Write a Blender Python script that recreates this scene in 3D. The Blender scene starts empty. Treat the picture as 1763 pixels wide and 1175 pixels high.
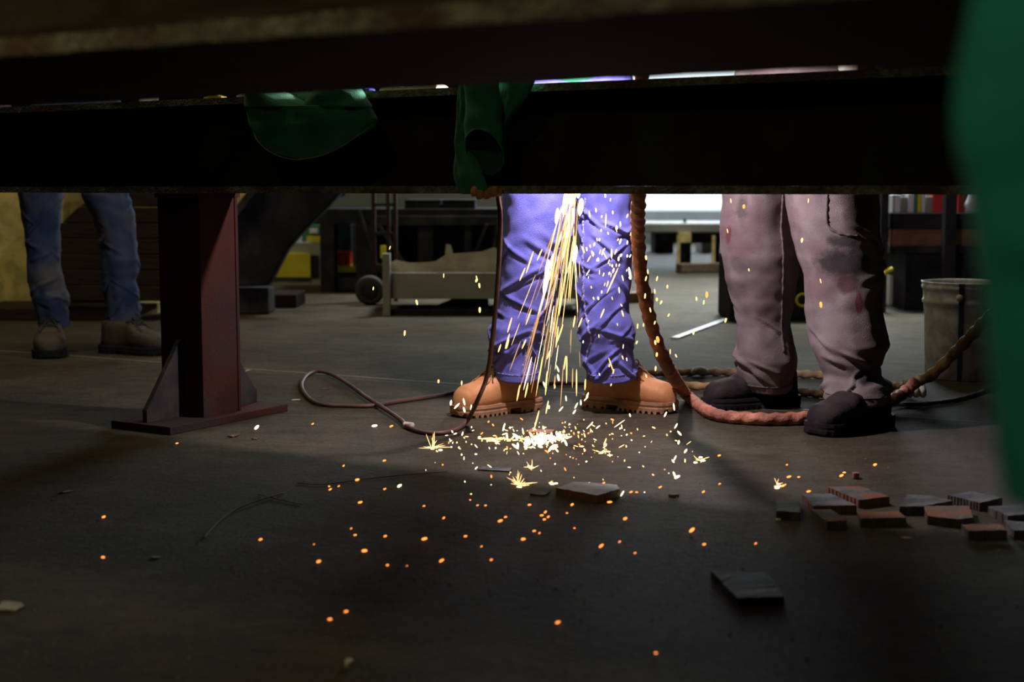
import bpy, bmesh, math, random
from mathutils import Vector, Matrix, noise
random.seed(7)
C = bpy.context.scene
COL = C.collection
W, H = 1763, 1175
F = 2450.0                       # focal length in pixels
HOR = 325.0                      # horizon row
CAM = Vector((0, 0, 0.65))
PITCH = math.atan((587.5 - HOR) / F)
SP, CP = math.sin(PITCH), math.cos(PITCH)

# ------------------------------------------------------------------ camera
cd = bpy.data.cameras.new('camera'); cam = bpy.data.objects.new('camera', cd); COL.objects.link(cam)
cam.location = CAM; cam.rotation_euler = (math.pi/2 - PITCH, 0, 0)
cd.sensor_width = 36; cd.lens = F / W * 36; cd.clip_start = 0.05; cd.clip_end = 200
cd.dof.use_dof = True; cd.dof.focus_distance = 3.75; cd.dof.aperture_fstop = 3.6
C.camera = cam
# ------------------------------------------------------------------ world, exposure
C.view_settings.view_transform = 'Standard'; C.view_settings.look = 'None'
C.view_settings.exposure = 0.0; C.view_settings.gamma = 1.0; C.view_settings.use_curve_mapping = False
wd = bpy.data.worlds.new('daylight'); C.world = wd; wd.use_nodes = True
bg = wd.node_tree.nodes['Background']; bg.inputs[0].default_value = (0.80, 0.95, 1.0, 1); bg.inputs[1].default_value = 1.35
# ------------------------------------------------------------------ lights
def area(name, loc, target, size, size_y, power, color, spread=None):
    l = bpy.data.lights.new(name, 'AREA'); l.shape = 'RECTANGLE'; l.size = size; l.size_y = size_y
    l.energy = power; l.color = color
    if spread: l.spread = spread
    o = bpy.data.objects.new(name, l); COL.objects.link(o); o.location = loc
    o.rotation_euler = (Vector(target) - Vector(loc)).to_track_quat('-Z', 'Y').to_euler()
    return o
def point(name, loc, power, color, r=0.02):
    l = bpy.data.lights.new(name, 'POINT'); l.energy = power; l.color = color; l.shadow_soft_size = r
    o = bpy.data.objects.new(name, l); COL.objects.link(o); o.location = loc
    return o
area('door_daylight', (2.65, 16.8, 2.2), (1.6, 6.0, 0.0), 3.0, 3.6, 185, (0.82, 0.93, 1.0), math.radians(100))
area('shop_lamp_left', (-2.4, 5.0, 5.5), (-1.6, 7.0, 0), 2.0, 2.0, 44, (1.0, 0.90, 0.55), math.radians(110))
area('far_floor_fill', (1.9, 9.8, 5.8), (1.5, 8.6, 0), 1.5, 1.5, 210, (0.90, 0.97, 1.0), math.radians(62))  # added cool fill for the far floor, helping out the door daylight
area('shop_lamp_front', (-2.0, -1.2, 4.6), (-0.55, 2.0, 0), 0.8, 0.8, 3.2, (1.0, 0.92, 0.50), math.radians(36))
area('coat_fill', (-1.6, -2.2, 1.7), (0.42, 0.62, 0.72), 0.3, 0.3, 0.17, (0.9, 1.0, 0.92), math.radians(20))  # added unseen spot behind the camera, brightens only the green coat
point('cutting_arc', (0.17, 3.66, 1.0), 64, (1.0, 0.84, 0.93), 0.025)
point('spark_stream_glow', (0.14, 3.64, 0.44), 0.8, (1.0, 0.72, 0.42), 0.03)
point('spark_impact_glow', (0.075, 3.70, 0.06), 0.22, (1.0, 0.55, 0.22), 0.03)

# ------------------------------------------------------------------ pixel -> world
def ray(px, py):
    a = (px - 881.5) / F; b = -(py - 587.5) / F
    return Vector((a, CP + b * SP, -SP + b * CP))
def P(px, py, d):
    r = ray(px, py); return CAM + r * (d / r.y)
def G(px, py, z=0.0):
    r = ray(px, py); return CAM + r * ((z - CAM.z) / r.z)

# ------------------------------------------------------------------ materials
def mat(name, c1, c2=None, scale=8, rough=0.7, metal=0, bump=0.0, bscale=60, detail=6, c3=None, s3=2.0, lo=0.4, hi=0.62, stretch=None, coat=0, sheen=0):
    m = bpy.data.materials.new(name); m.use_nodes = True; nt = m.node_tree; N = nt.nodes; L = nt.links
    b = N['Principled BSDF']; b.inputs['Roughness'].default_value = rough; b.inputs['Metallic'].default_value = metal
    b.inputs['Coat Weight'].default_value = coat; b.inputs['Sheen Weight'].default_value = sheen
    tc = N.new('ShaderNodeTexCoord'); mp = N.new('ShaderNodeMapping'); L.new(tc.outputs['Object'], mp.inputs[0])
    if stretch: mp.inputs['Scale'].default_value = stretch
    if c2:
        nz = N.new('ShaderNodeTexNoise'); nz.inputs['Scale'].default_value = scale; nz.inputs['Detail'].default_value = detail
        L.new(mp.outputs[0], nz.inputs['Vector'])
        cr = N.new('ShaderNodeValToRGB'); cr.color_ramp.elements[0].position = lo; cr.color_ramp.elements[1].position = hi
        cr.color_ramp.elements[0].color = (*c1, 1); cr.color_ramp.elements[1].color = (*c2, 1)
        L.new(nz.outputs['Fac'], cr.inputs[0]); out = cr.outputs[0]
        if c3:
            n3 = N.new('ShaderNodeTexNoise'); n3.inputs['Scale'].default_value = s3; n3.inputs['Detail'].default_value = 4
            L.new(mp.outputs[0], n3.inputs['Vector'])
            r3 = N.new('ShaderNodeValToRGB'); r3.color_ramp.elements[0].position = 0.48; r3.color_ramp.elements[1].position = 0.60
            L.new(n3.outputs['Fac'], r3.inputs[0])
            mx = N.new('ShaderNodeMix'); mx.data_type = 'RGBA'; L.new(r3.outputs[0], mx.inputs[0])
            L.new(out, mx.inputs[6]); mx.inputs[7].default_value = (*c3, 1); out = mx.outputs[2]
        L.new(out, b.inputs['Base Color'])
    else:
        b.inputs['Base Color'].default_value = (*c1, 1)
    if bump:
        nb = N.new('ShaderNodeTexNoise'); nb.inputs['Scale'].default_value = bscale; nb.inputs['Detail'].default_value = 5
        L.new(mp.outputs[0], nb.inputs['Vector'])
        bp = N.new('ShaderNodeBump'); bp.inputs['Strength'].default_value = bump; bp.inputs['Distance'].default_value = 0.01
        L.new(nb.outputs['Fac'], bp.inputs['Height']); L.new(bp.outputs[0], b.inputs['Normal'])
    return m
def emis(name, col, s):
    m = bpy.data.materials.new(name); m.use_nodes = True; N = m.node_tree.nodes
    b = N['Principled BSDF']; b.inputs['Base Color'].default_value = (0.02, 0.01, 0.01, 1)
    b.inputs['Emission Color'].default_value = (*col, 1); b.inputs['Emission Strength'].default_value = s
    return m
M = {}
M['rust_steel'] = mat('rusty_steel', (0.030, 0.010, 0.008), (0.050, 0.016, 0.012), 5, 0.7, 0.15, 0.25, 90, c3=(0.026, 0.020, 0.018), s3=3)
M['dark_steel'] = mat('dark_mill_steel', (0.020, 0.020, 0.022), (0.045, 0.040, 0.036), 9, 0.55, 0.3, 0.2, 70)
M['beam_steel'] = mat('beam_steel', (0.030, 0.020, 0.016), (0.055, 0.036, 0.026), 9, 0.65, 0.2, 0.3, 60, c3=(0.05, 0.048, 0.03), s3=6)
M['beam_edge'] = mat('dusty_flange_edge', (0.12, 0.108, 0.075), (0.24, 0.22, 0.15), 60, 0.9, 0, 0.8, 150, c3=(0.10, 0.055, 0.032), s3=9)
M['plate_dark'] = mat('overhead_plate_rust', (0.024, 0.009, 0.006), (0.040, 0.016, 0.010), 5, 0.7, 0.1, 0.3, 60)
M['plate_steel'] = mat('cut_plate_steel', (0.050, 0.052, 0.054), (0.095, 0.098, 0.100), 25, 0.55, 0.3, 0.25, 120, c3=(0.12, 0.12, 0.12), s3=9)
M['plate_arc_lit'] = mat('arc_lit_plate_top', (0.20, 0.19, 0.185), (0.32, 0.30, 0.29), 30, 0.7, 0.0, 0.3, 120, c3=(0.14, 0.10, 0.09), s3=12)  # lighter plate steel, the cutting light on its top put into the colour
M['plate_rust'] = mat('rust_patched_plate', (0.06, 0.06, 0.06), (0.12, 0.115, 0.11), 20, 0.6, 0.2, 0.3, 120, c3=(0.16, 0.060, 0.028), s3=14)
M['plate_orange'] = mat('orange_rust_plate', (0.17, 0.060, 0.022), (0.09, 0.075, 0.06), 18, 0.7, 0.1, 0.3, 120)
def edge_mat(name, c1, c2):
    m = mat(name, c1, c2, 30, 0.65, 0.2); nt = m.node_tree; N = nt.nodes; L = nt.links
    tc = N.new('ShaderNodeTexCoord'); w = N.new('ShaderNodeTexWave'); w.inputs['Scale'].default_value = 75; w.inputs['Distortion'].default_value = 1.5
    mp = N.new('ShaderNodeMapping'); mp.inputs['Scale'].default_value = (1, 1, 0.05); L.new(tc.outputs['Object'], mp.inputs[0]); L.new(mp.outputs[0], w.inputs['Vector'])
    bp = N.new('ShaderNodeBump'); bp.inputs['Strength'].default_value = 0.9; bp.inputs['Distance'].default_value = 0.004
    L.new(w.outputs['Fac'], bp.inputs['Height']); L.new(bp.outputs[0], N['Principled BSDF'].inputs['Normal'])
    return m
M['plate_edge'] = edge_mat('torch_cut_edge', (0.05, 0.045, 0.04), (0.11, 0.08, 0.06))
M['plate_edge_rust'] = edge_mat('rusty_cut_edge', (0.16, 0.06, 0.03), (0.10, 0.07, 0.05))
M['denim'] = mat('blue_denim', (0.085, 0.090, 0.40), (0.135, 0.140, 0.55), 14, 0.85, 0, 0.35, 500, sheen=0.1)
M['denim_seam'] = mat('pale_denim_seam', (0.10, 0.11, 0.38), (0.36, 0.35, 0.62), 180, 0.9, 0, 0.6, 300)
M['denim_dark'] = mat('worn_dark_denim', (0.014, 0.034, 0.080), (0.045, 0.068, 0.110), 9, 0.85, 0, 0.35, 400, c3=(0.080, 0.074, 0.068), s3=5)
M['work_cloth'] = mat('stained_grey_work_trousers', (0.130, 0.103, 0.104), (0.185, 0.150, 0.147), 10, 0.9, 0, 0.3, 400, c3=(0.115, 0.078, 0.080), s3=6)
M['cloth_seam'] = mat('darker_seam', (0.09, 0.07, 0.07), rough=.9)
M['stain'] = mat('dark_oil_stain', (0.035, 0.025, 0.03), (0.07, 0.05, 0.05), 20, 0.8)
M['tan_leather'] = mat('tan_nubuck', (0.42, 0.185, 0.072), (0.50, 0.235, 0.095), 12, 0.7, 0, 0.15, 300)
M['tan_sole'] = mat('tan_rubber_sole', (0.33, 0.18, 0.095), (0.24, 0.12, 0.06), 30, 0.75, 0, 0.2, 200)
M['black_leather'] = mat('scuffed_black_leather', (0.013, 0.010, 0.011), (0.028, 0.020, 0.020), 14, 0.7, 0, 0.25, 200)
M['black_sole'] = mat('black_rubber_sole', (0.008, 0.007, 0.008), (0.016, 0.014, 0.014), 20, 0.8)
M['brown_leather'] = mat('worn_brown_leather', (0.026, 0.018, 0.010), (0.050, 0.036, 0.020), 12, 0.7, 0, 0.25, 200)
M['lace'] = mat('tan_lace', (0.42, 0.22, 0.08), (0.2, 0.09, 0.04), 200, 0.8)
M['eyelet'] = mat('dark_eyelet', (0.03, 0.025, 0.02), rough=0.4, metal=0.6)
M['black_lace'] = mat('black_lace', (0.02, 0.02, 0.02), rough=0.9)
M['green_cloth'] = mat('green_flame_resistant_cloth', (0.012, 0.150, 0.070), (0.018, 0.200, 0.095), 10, 0.85, 0, 0.3, 300, sheen=0.15)
M['green_shaded_inside'] = mat('green_cloth_inner_shade', (0.006, 0.05, 0.025), (0.01, 0.07, 0.035), 12, 0.9)  # darker green for the sleeve opening, its inner shade painted in
M['green_hem'] = mat('pale_hem_thread', (0.10, 0.22, 0.12), rough=0.9)
M['hose_wrap'] = mat('brown_leather_hose_wrap', (0.30, 0.105, 0.060), (0.46, 0.18, 0.11), 22, 0.75, 0, 0.5, 90, c3=(0.22, 0.08, 0.05), s3=9)
M['rope'] = mat('dirty_brown_rope_bundle', (0.26, 0.15, 0.065), (0.38, 0.25, 0.12), 26, 0.85, 0, 0.5, 90, c3=(0.15, 0.10, 0.06), s3=9)
M['cable'] = mat('reddish_brown_cable', (0.085, 0.036, 0.030), (0.050, 0.024, 0.020), 14, 0.6)
M['black_cable'] = mat('black_rubber_cable', (0.020, 0.020, 0.022), (0.035, 0.030, 0.030), 14, 0.5)
M['white_rag'] = mat('dusty_white_tie', (0.45, 0.42, 0.38), (0.3, 0.27, 0.22), 40, 0.9)
M['bucket'] = mat('dirty_white_bucket', (0.66, 0.62, 0.60), (0.30, 0.26, 0.20), 14, 0.55, 0, 0.1, 60, c3=(0.46, 0.41, 0.34), s3=30, lo=0.48, hi=0.72)
M['bucket_strap'] = mat('dark_drip_stripe', (0.02, 0.018, 0.03), (0.04, 0.035, 0.05), 20, 0.6)
M['yellow_paint'] = mat('weathered_yellow_paint', (0.62, 0.48, 0.16), (0.42, 0.33, 0.12), 3.5, 0.7, 0, 0.15, 40, c3=(0.36, 0.30, 0.10), s3=14)
M['yellow'] = mat('safety_yellow_paint', (0.62, 0.50, 0.02), (0.52, 0.42, 0.02), 6, 0.6)
M['red'] = mat('red_plastic', (0.55, 0.03, 0.025), (0.42, 0.02, 0.02), 6, 0.45)
M['black_paint'] = mat('black_paint', (0.012, 0.012, 0.016), (0.024, 0.022, 0.026), 8, 0.6)
M['grey_paint'] = mat('olive_grey_paint', (0.20, 0.20, 0.165), (0.26, 0.255, 0.21), 4, 0.7, 0, 0.1, 30)
M['grey_wall'] = mat('pale_grey_panel', (0.17, 0.18, 0.18), (0.22, 0.225, 0.22), 1.2, 0.8)
M['white'] = mat('white_paint', (0.62, 0.62, 0.68), (0.5, 0.5, 0.55), 10, 0.6)
M['green_paint'] = mat('dark_green_paint', (0.03, 0.16, 0.06), (0.03, 0.11, 0.05), 8, 0.6)
M['teal_glass'] = mat('dusty_teal_panel', (0.05, 0.10, 0.11), (0.03, 0.06, 0.07), 6, 0.3)
M['cardboard'] = mat('torn_pale_board', (0.46, 0.42, 0.32), (0.36, 0.29, 0.22), 9, 0.9, 0, 0.3, 60)
M['wood'] = mat('rough_timber', (0.16, 0.095, 0.050), (0.075, 0.045, 0.028), 14, 0.85, 0, 0.4, 60, stretch=(1, 6, 6))
M['dark_wood'] = mat('dark_old_planks', (0.024, 0.015, 0.010), (0.011, 0.008, 0.006), 9, 0.9, 0, 0.5, 40, stretch=(1, 1, 8))
M['brown_board'] = mat('reddish_brown_board', (0.20, 0.075, 0.040), (0.12, 0.05, 0.03), 8, 0.7)
M['tire'] = mat('tire_rubber', (0.018, 0.017, 0.017), (0.035, 0.03, 0.03), 20, 0.8)
M['bright_steel'] = mat('bright_steel_bar', (0.30, 0.31, 0.33), (0.18, 0.18, 0.19), 12, 0.6, 0.3)
M['skin'] = mat('skin', (0.45, 0.24, 0.16), rough=0.6)
M['leaf'] = mat('dry_leaf', (0.12, 0.06, 0.035), (0.07, 0.04, 0.025), 40, 0.9)
M['scrap'] = mat('pale_scrap', (0.36, 0.34, 0.30), (0.25, 0.23, 0.19), 40, 0.8)
M['twig'] = mat('twig', (0.11, 0.085, 0.05), rough=0.9)
M['grit'] = mat('floor_grit', (0.22, 0.19, 0.15), (0.08, 0.07, 0.06), 60, 0.9)
M['slag'] = mat('hot_slag', (0.25, 0.09, 0.05), (0.08, 0.05, 0.04), 40, 0.8)
M['glove'] = mat('brown_leather_glove', (0.55, 0.22, 0.09), (0.4, 0.15, 0.07), 30, 0.7)
M['cream'] = mat('cream_leather', (0.65, 0.52, 0.40), (0.55, 0.42, 0.32), 20, 0.8)
M['blue_plastic'] = mat('blue_plastic', (0.05, 0.08, 0.5), rough=0.5)
M['spark_hot'] = emis('spark_white_hot', (1.0, 0.78, 0.42), 3.2)
M['spark_warm'] = emis('spark_yellow', (1.0, 0.58, 0.20), 2.4)
M['spark_orange'] = emis('spark_orange', (1.0, 0.25, 0.045), 3.0)
M['spark_dim'] = emis('spark_dim_streak', (1.0, 0.52, 0.20), 0.9)
M['spark_red'] = emis('spark_dull_red', (1.0, 0.20, 0.05), 2.5)

# floor: dusty concrete with slab joints
def floor_mat():
    m = bpy.data.materials.new('dusty_concrete'); m.use_nodes = True; nt = m.node_tree; N = nt.nodes; L = nt.links
    b = N['Principled BSDF']; tc = N.new('ShaderNodeTexCoord')
    def nz(s, d=8, st=None, r=0.6):
        n = N.new('ShaderNodeTexNoise'); n.inputs['Scale'].default_value = s; n.inputs['Detail'].default_value = d; n.inputs['Roughness'].default_value = r
        if st:
            mp = N.new('ShaderNodeMapping'); mp.inputs['Scale'].default_value = st; L.new(tc.outputs['Object'], mp.inputs[0]); L.new(mp.outputs[0], n.inputs['Vector'])
        else: L.new(tc.outputs['Object'], n.inputs['Vector'])
        return n
    def ramp(n, p0, c0, p1, c1):
        r = N.new('ShaderNodeValToRGB'); r.color_ramp.elements[0].position = p0; r.color_ramp.elements[1].position = p1
        r.color_ramp.elements[0].color = (*c0, 1); r.color_ramp.elements[1].color = (*c1, 1); L.new(n.outputs['Fac'], r.inputs[0]); return r
    def mix(mode, fac, a, bb):
        x = N.new('ShaderNodeMix'); x.data_type = 'RGBA'; x.blend_type = mode
        if isinstance(fac, float): x.inputs[0].default_value = fac
        else: L.new(fac, x.inputs[0])
        L.new(a, x.inputs[6]); L.new(bb, x.inputs[7]); return x.outputs[2]
    base = ramp(nz(1.6, 8), 0.35, (0.050, 0.043, 0.029), 0.68, (0.090, 0.077, 0.051)).outputs[0]
    smear = ramp(nz(1.1, 9, (1, 1.7, 1)), 0.36, (0.70, 0.68, 0.66), 0.66, (1.12, 1.10, 1.05)).outputs[0]
    c = mix('MULTIPLY', 0.8, base, smear)
    spk = ramp(nz(130, 3), 0.60, (0.9, 0.9, 0.9), 0.74, (1.9, 1.8, 1.7)).outputs[0]
    c = mix('MULTIPLY', 0.9, c, spk)
    drk = ramp(nz(60, 6), 0.30, (0.45, 0.42, 0.42), 0.47, (1, 1, 1)).outputs[0]
    c = mix('MULTIPLY', 0.75, c, drk)
    mot = ramp(nz(9, 10, (1, 1.4, 1), 0.72), 0.34, (0.55, 0.54, 0.53), 0.60, (1.12, 1.12, 1.10)).outputs[0]
    c = mix('MULTIPLY', 0.85, c, mot)
    scuff = ramp(nz(28, 6, (1, 3, 1), 0.7), 0.58, (1, 1, 1), 0.70, (1.7, 1.65, 1.6)).outputs[0]
    c = mix('MULTIPLY', 0.7, c, scuff)
    # slab joints: thin lines at set places
    sx = N.new('ShaderNodeSeparateXYZ'); L.new(tc.outputs['Object'], sx.inputs[0])
    wob = nz(3, 3)
    def mth(op, a, bb):
        q = N.new('ShaderNodeMath'); q.operation = op
        for i, v in enumerate((a, bb)):
            if isinstance(v, (int, float)): q.inputs[i].default_value = v
            else: L.new(v, q.inputs[i])
        return q.outputs[0]
    def line(p0, p1, w, col):
        nonlocal c
        dx, dy = p1.x - p0.x, p1.y - p0.y; l = math.hypot(dx, dy); a, bb = -dy / l, dx / l; cc = a * p0.x + bb * p0.y
        e = mth('ADD', mth('MULTIPLY', sx.outputs[0], a), mth('MULTIPLY', sx.outputs[1], bb))
        e = mth('SUBTRACT', e, cc); e = mth('ADD', e, mth('MULTIPLY', mth('SUBTRACT', wob.outputs['Fac'], 0.5), 0.03))
        f = mth('LESS_THAN', mth('ABSOLUTE', e, 0), w)
        rgb = N.new('ShaderNodeRGB'); rgb.outputs[0].default_value = (*col, 1)
        c = mix('MIX', mth('MULTIPLY', f, 0.55), c, rgb.outputs[0])
    line(G(400, 633), G(880, 668), 0.008, (0.30, 0.28, 0.23))
    line(G(400, 637.5), G(880, 673), 0.010, (0.09, 0.085, 0.07))
    line(G(500, 715), G(1560, 728), 0.005, (0.09, 0.085, 0.08))
    line(G(110, 575), G(860, 600), 0.005, (0.10, 0.09, 0.075))
    L.new(c, b.inputs['Base Color']); b.inputs['Roughness'].default_value = 0.85
    b.inputs['Specular IOR Level'].default_value = 0.18
    bp = N.new('ShaderNodeBump'); bp.inputs['Strength'].default_value = 0.8; bp.inputs['Distance'].default_value = 0.014
    L.new(nz(45, 8, None, 0.75).outputs['Fac'], bp.inputs['Height']); L.new(bp.outputs[0], b.inputs['Normal'])
    return m
M['floor'] = floor_mat()
for k in ('black_paint', 'dark_steel', 'black_leather', 'black_sole', 'plate_steel', 'plate_rust', 'plate_orange', 'rust_steel', 'dark_wood', 'plate_dark', 'beam_steel'):
    q = M[k].node_tree.nodes['Principled BSDF']; q.inputs['Specular IOR Level'].default_value = 0.15; q.inputs['Roughness'].default_value = 0.85
M['coat_cloth'] = mat('green_coat_cloth', (0.016, 0.24, 0.125), (0.022, 0.30, 0.16), 6, 0.9, 0, 0.2, 200, sheen=0.1)

# ------------------------------------------------------------------ helpers
def tag(o, label=None, cat=None, group=None, kind=None):
    if label: o['label'] = label
    if cat: o['category'] = cat
    if group: o['group'] = group
    if kind: o['kind'] = kind
    return o
def empty(name, loc, rz=0.0):
    o = bpy.data.objects.new(name, None); COL.objects.link(o); o.location = loc; o.rotation_euler = (0, 0, rz); o.empty_display_size = 0.05
    return o
def link(name, bm, m, parent=None, smooth=False, bevel=0.0, loc=None):
    me = bpy.data.meshes.new(name); bmesh.ops.recalc_face_normals(bm, faces=bm.faces); bm.to_mesh(me); bm.free()
    for mm in (m if isinstance(m, (list, tuple)) else [m]): me.materials.append(mm)
    if smooth:
        for p in me.polygons: p.use_smooth = True
    o = bpy.data.objects.new(name, me); COL.objects.link(o)
    if parent: o.parent = parent
    if loc is not None: o.location = loc
    if bevel:
        b = o.modifiers.new('bevel', 'BEVEL'); b.width = bevel; b.segments = 2; b.limit_method = 'ANGLE'
    return o
def recenter(o, p):
    """move a top-level mesh's origin to p (mesh was made in world coordinates)"""
    o.data.transform(Matrix.Translation(-Vector(p))); o.location = p; return o
def box(bm, x0, x1, y0, y1, z0, z1, mi=0, M4=None):
    vs = [bm.verts.new((x, y, z)) for x in (x0, x1) for y in (y0, y1) for z in (z0, z1)]
    for f in ((0,1,3,2),(4,6,7,5),(0,4,5,1),(2,3,7,6),(0,2,6,4),(1,5,7,3)):
        bm.faces.new([vs[i] for i in f]).material_index = mi
    if M4: bmesh.ops.transform(bm, matrix=M4, verts=vs)
    return vs
def prism(bm, poly, d0, d1, mi=0):
    """poly: list of Vectors; extruded by offset vectors d0..d1"""
    a = [bm.verts.new(p + d0) for p in poly]; b = [bm.verts.new(p + d1) for p in poly]
    n = len(poly); bm.faces.new(a).material_index = mi; bm.faces.new(b[::-1]).material_index = mi
    for i in range(n): bm.faces.new((a[i], a[(i+1)%n], b[(i+1)%n], b[i])).material_index = mi
def bar(bm, p0, p1, w, h=None, up=Vector((0, 0, 1)), mi=0):
    p0, p1 = Vector(p0), Vector(p1); h = h or w; d = (p1 - p0).normalized()
    if abs(d.dot(up)) > 0.95: up = Vector((0, 1, 0))
    s = d.cross(up).normalized(); u = s.cross(d)
    poly = [s*w/2+u*h/2, -s*w/2+u*h/2, -s*w/2-u*h/2, s*w/2-u*h/2]
    prism(bm, poly, p0, p1, mi)
def spline(pts, step):
    pts = [Vector(p) for p in pts]
    if len(pts) < 3: ext = [pts[0]*2-pts[1]] + pts + [pts[-1]*2-pts[-2]]
    else: ext = [pts[0]*2-pts[1]] + pts + [pts[-1]*2-pts[-2]]
    out = []
    for i in range(1, len(ext)-2):
        p0, p1, p2, p3 = ext[i-1:i+3]; n = max(2, int((p2-p1).length/step))
        for k in range(n):
            t = k/n; out.append(0.5*((2*p1)+(p2-p0)*t+(2*p0-5*p1+4*p2-p3)*t*t+(3*p1-p0-3*p2+p3)*t**3))
    out.append(ext[-2]); return out
def tube(bm, pts, r, n=10, step=0.01, rf=None, mi=0, smooth_path=True):
    c = spline(pts, step) if smooth_path else [Vector(p) for p in pts]
    rings = []; s = None; ln = 0
    for i, p in enumerate(c):
        d = (c[min(i+1, len(c)-1)] - c[max(i-1, 0)])
        if d.length < 1e-9: continue
        d.normalize()
        if s is None: s = d.cross(Vector((0, 0, 1))); s = s if s.length > 0.1 else Vector((1, 0, 0)); s.normalize()
        s = (s - d*s.dot(d)).normalized(); u = d.cross(s)
        if i: ln += (p - c[i-1]).length
        ring = []
        for k in range(n):
            a = 2*math.pi*k/n; rr = r if rf is None else rf(ln, a, r)
            ring.append(bm.verts.new(p + (s*math.cos(a)+u*math.sin(a))*rr))
        rings.append(ring)
    for a, b in zip(rings, rings[1:]):
        for k in range(n):
            bm.faces.new((a[k], a[(k+1)%n], b[(k+1)%n], b[k])).material_index = mi
    bm.faces.new(rings[0][::-1]).material_index = mi; bm.faces.new(rings[-1]).material_index = mi
def loft(bm, rings, cap0=True, cap1=True, mi=0):
    R = [[bm.verts.new(p) for p in r] for r in rings]; n = len(R[0])
    for a, b in zip(R, R[1:]):
        for k in range(n): bm.faces.new((a[k], a[(k+1)%n], b[(k+1)%n], b[k])).material_index = mi
    if cap0: bm.faces.new(R[0][::-1]).material_index = mi
    if cap1: bm.faces.new(R[-1]).material_index = mi
    return R
def lerp_table(tab, t):
    if t <= tab[0][0]: return tab[0][1:]
    for a, b in zip(tab, tab[1:]):
        if t <= b[0]:
            f = (t-a[0])/(b[0]-a[0]); f = f*f*(3-2*f)*0.35 + f*0.65
            return tuple(x+(y-x)*f for x, y in zip(a[1:], b[1:]))
    return tab[-1][1:]
def lathe(bm, prof, n=32, c=Vector((0,0,0)), mi=0, cap=True):
    loft(bm, [[c+Vector((r*math.cos(2*math.pi*k/n), r*math.sin(2*math.pi*k/n), z)) for k in range(n)] for r, z in prof], cap, cap, mi)

# ------------------------------------------------------------------ setting
def quad_obj(name, x0, x1, y0, y1, z0, z1, m):
    bm = bmesh.new(); box(bm, x0, x1, y0, y1, z0, z1); return tag(link(name, bm, m), kind='structure')
quad_obj('floor', -9, 9, -4, 30, -0.2, 0, M['floor'])
M['wall'] = mat('dark_sheet_wall', (0.055, 0.058, 0.055), (0.085, 0.085, 0.080), 1.5, 0.8)
DX0, DX1, DY = 1.05, 4.25, 17.0
quad_obj('wall_left', -9.2, -9, -4, 17.2, 0, 6.4, M['wall'])
quad_obj('wall_right', 9, 9.2, -4, 17.2, 0, 6.4, M['wall'])
quad_obj('wall_front', -9, 9, -4.2, -4, 0, 6.4, M['wall'])
quad_obj('ceiling', -9.2, 9.2, -4.2, 17.2, 6.4, 6.6, M['wall'])
bm = bmesh.new(); box(bm, -9, DX0, DY, DY+0.2, 0, 6.4); box(bm, DX1, 9, DY, DY+0.2, 0, 6.4); box(bm, DX0, DX1, DY, DY+0.2, 3.9, 6.4)
tag(link('wall_back', bm, M['wall']), kind='structure')
bm = bmesh.new(); box(bm, DX0-0.1, DX0, DY-0.05, DY, 0, 4.0); box(bm, DX1, DX1+0.1, DY-0.05, DY, 0, 4.0); box(bm, DX0-0.1, DX1+0.1, DY-0.05, DY, 3.9, 4.0)
tag(link('door_1', bm, M['grey_paint']), kind='structure')

# ------------------------------------------------------------------ rail beam on its trestle
TH = math.radians(31.0)
U = Vector((math.cos(TH), -math.sin(TH), 0)); NN = Vector((math.sin(TH), math.cos(TH), 0))
PC = Vector((-0.875, 3.98, 0))             # centre of trestle base
BZ = 0.638; BH = 0.2535
def frame(o=PC): return Matrix.Translation(o) @ Matrix(((U.x, NN.x, 0, 0), (U.y, NN.y, 0, 0), (0, 0, 1, 0), (0, 0, 0, 1)))
RZ = -TH
t = empty('steel_trestle', PC, RZ)
tag(t, 'rusty square steel trestle leg with triangular gussets on a flat base plate', 'steel post')
bm = bmesh.new(); box(bm, -0.110, 0.110, -0.240, 0.240, 0, 0.022); link('base_plate', bm, M['rust_steel'], t, bevel=0.002)
bm = bmesh.new(); cw = 0.077; ct = 0.011
box(bm, -cw, cw, -cw, -cw+ct, 0.022, BZ-0.012); box(bm, -cw, cw, cw-ct, cw, 0.022, BZ-0.012); box(bm, -cw+.003, cw-.003, -cw+ct, cw-ct, 0.022, BZ-0.012)
link('column', bm, M['rust_steel'], t, bevel=0.001)
bm = bmesh.new(); box(bm, -0.08, 0.08, -0.085, 0.085, BZ-0.012, BZ); link('cap_plate', bm, M['rust_steel'], t, bevel=0.001)
for s in (-1, 1):
    bm = bmesh.new(); a = s*cw
    poly = [Vector((0, a, 0.022)), Vector((0, a+s*0.145, 0.022)), Vector((0, a+s*0.145, 0.055)), Vector((0, a+s*0.012, 0.235)), Vector((0, a, 0.235))]
    prism(bm, poly, Vector((-0.008, 0, 0)), Vector((0.008, 0, 0))); link('gusset', bm, M['dark_steel'], t, bevel=0.001)
def ibeam(bm, t0, t1, fw, z0, h, tf=0.016, tw=0.010, jag=0.0, em=0):
    n = 60; xs = [t0+(t1-t0)*i/n for i in range(n+1)]
    for (za, zb) in ((z0, z0+tf), (z0+h-tf, z0+h)):
        loft(bm, [[Vector((x, -fw+random.uniform(-jag, jag), za+random.uniform(-jag, jag)*0.3)), Vector((x, fw, za)), Vector((x, fw, zb)), Vector((x, -fw+random.uniform(-jag, jag), zb+random.uniform(-jag, jag)*0.4))] for x in xs])
    box(bm, t0, t1, -tw/2, tw/2, z0+tf, z0+h-tf)
bm = bmesh.new(); ibeam(bm, -4.2, 3.4, 0.068, 0, BH, 0.018, jag=0.0012)
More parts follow.
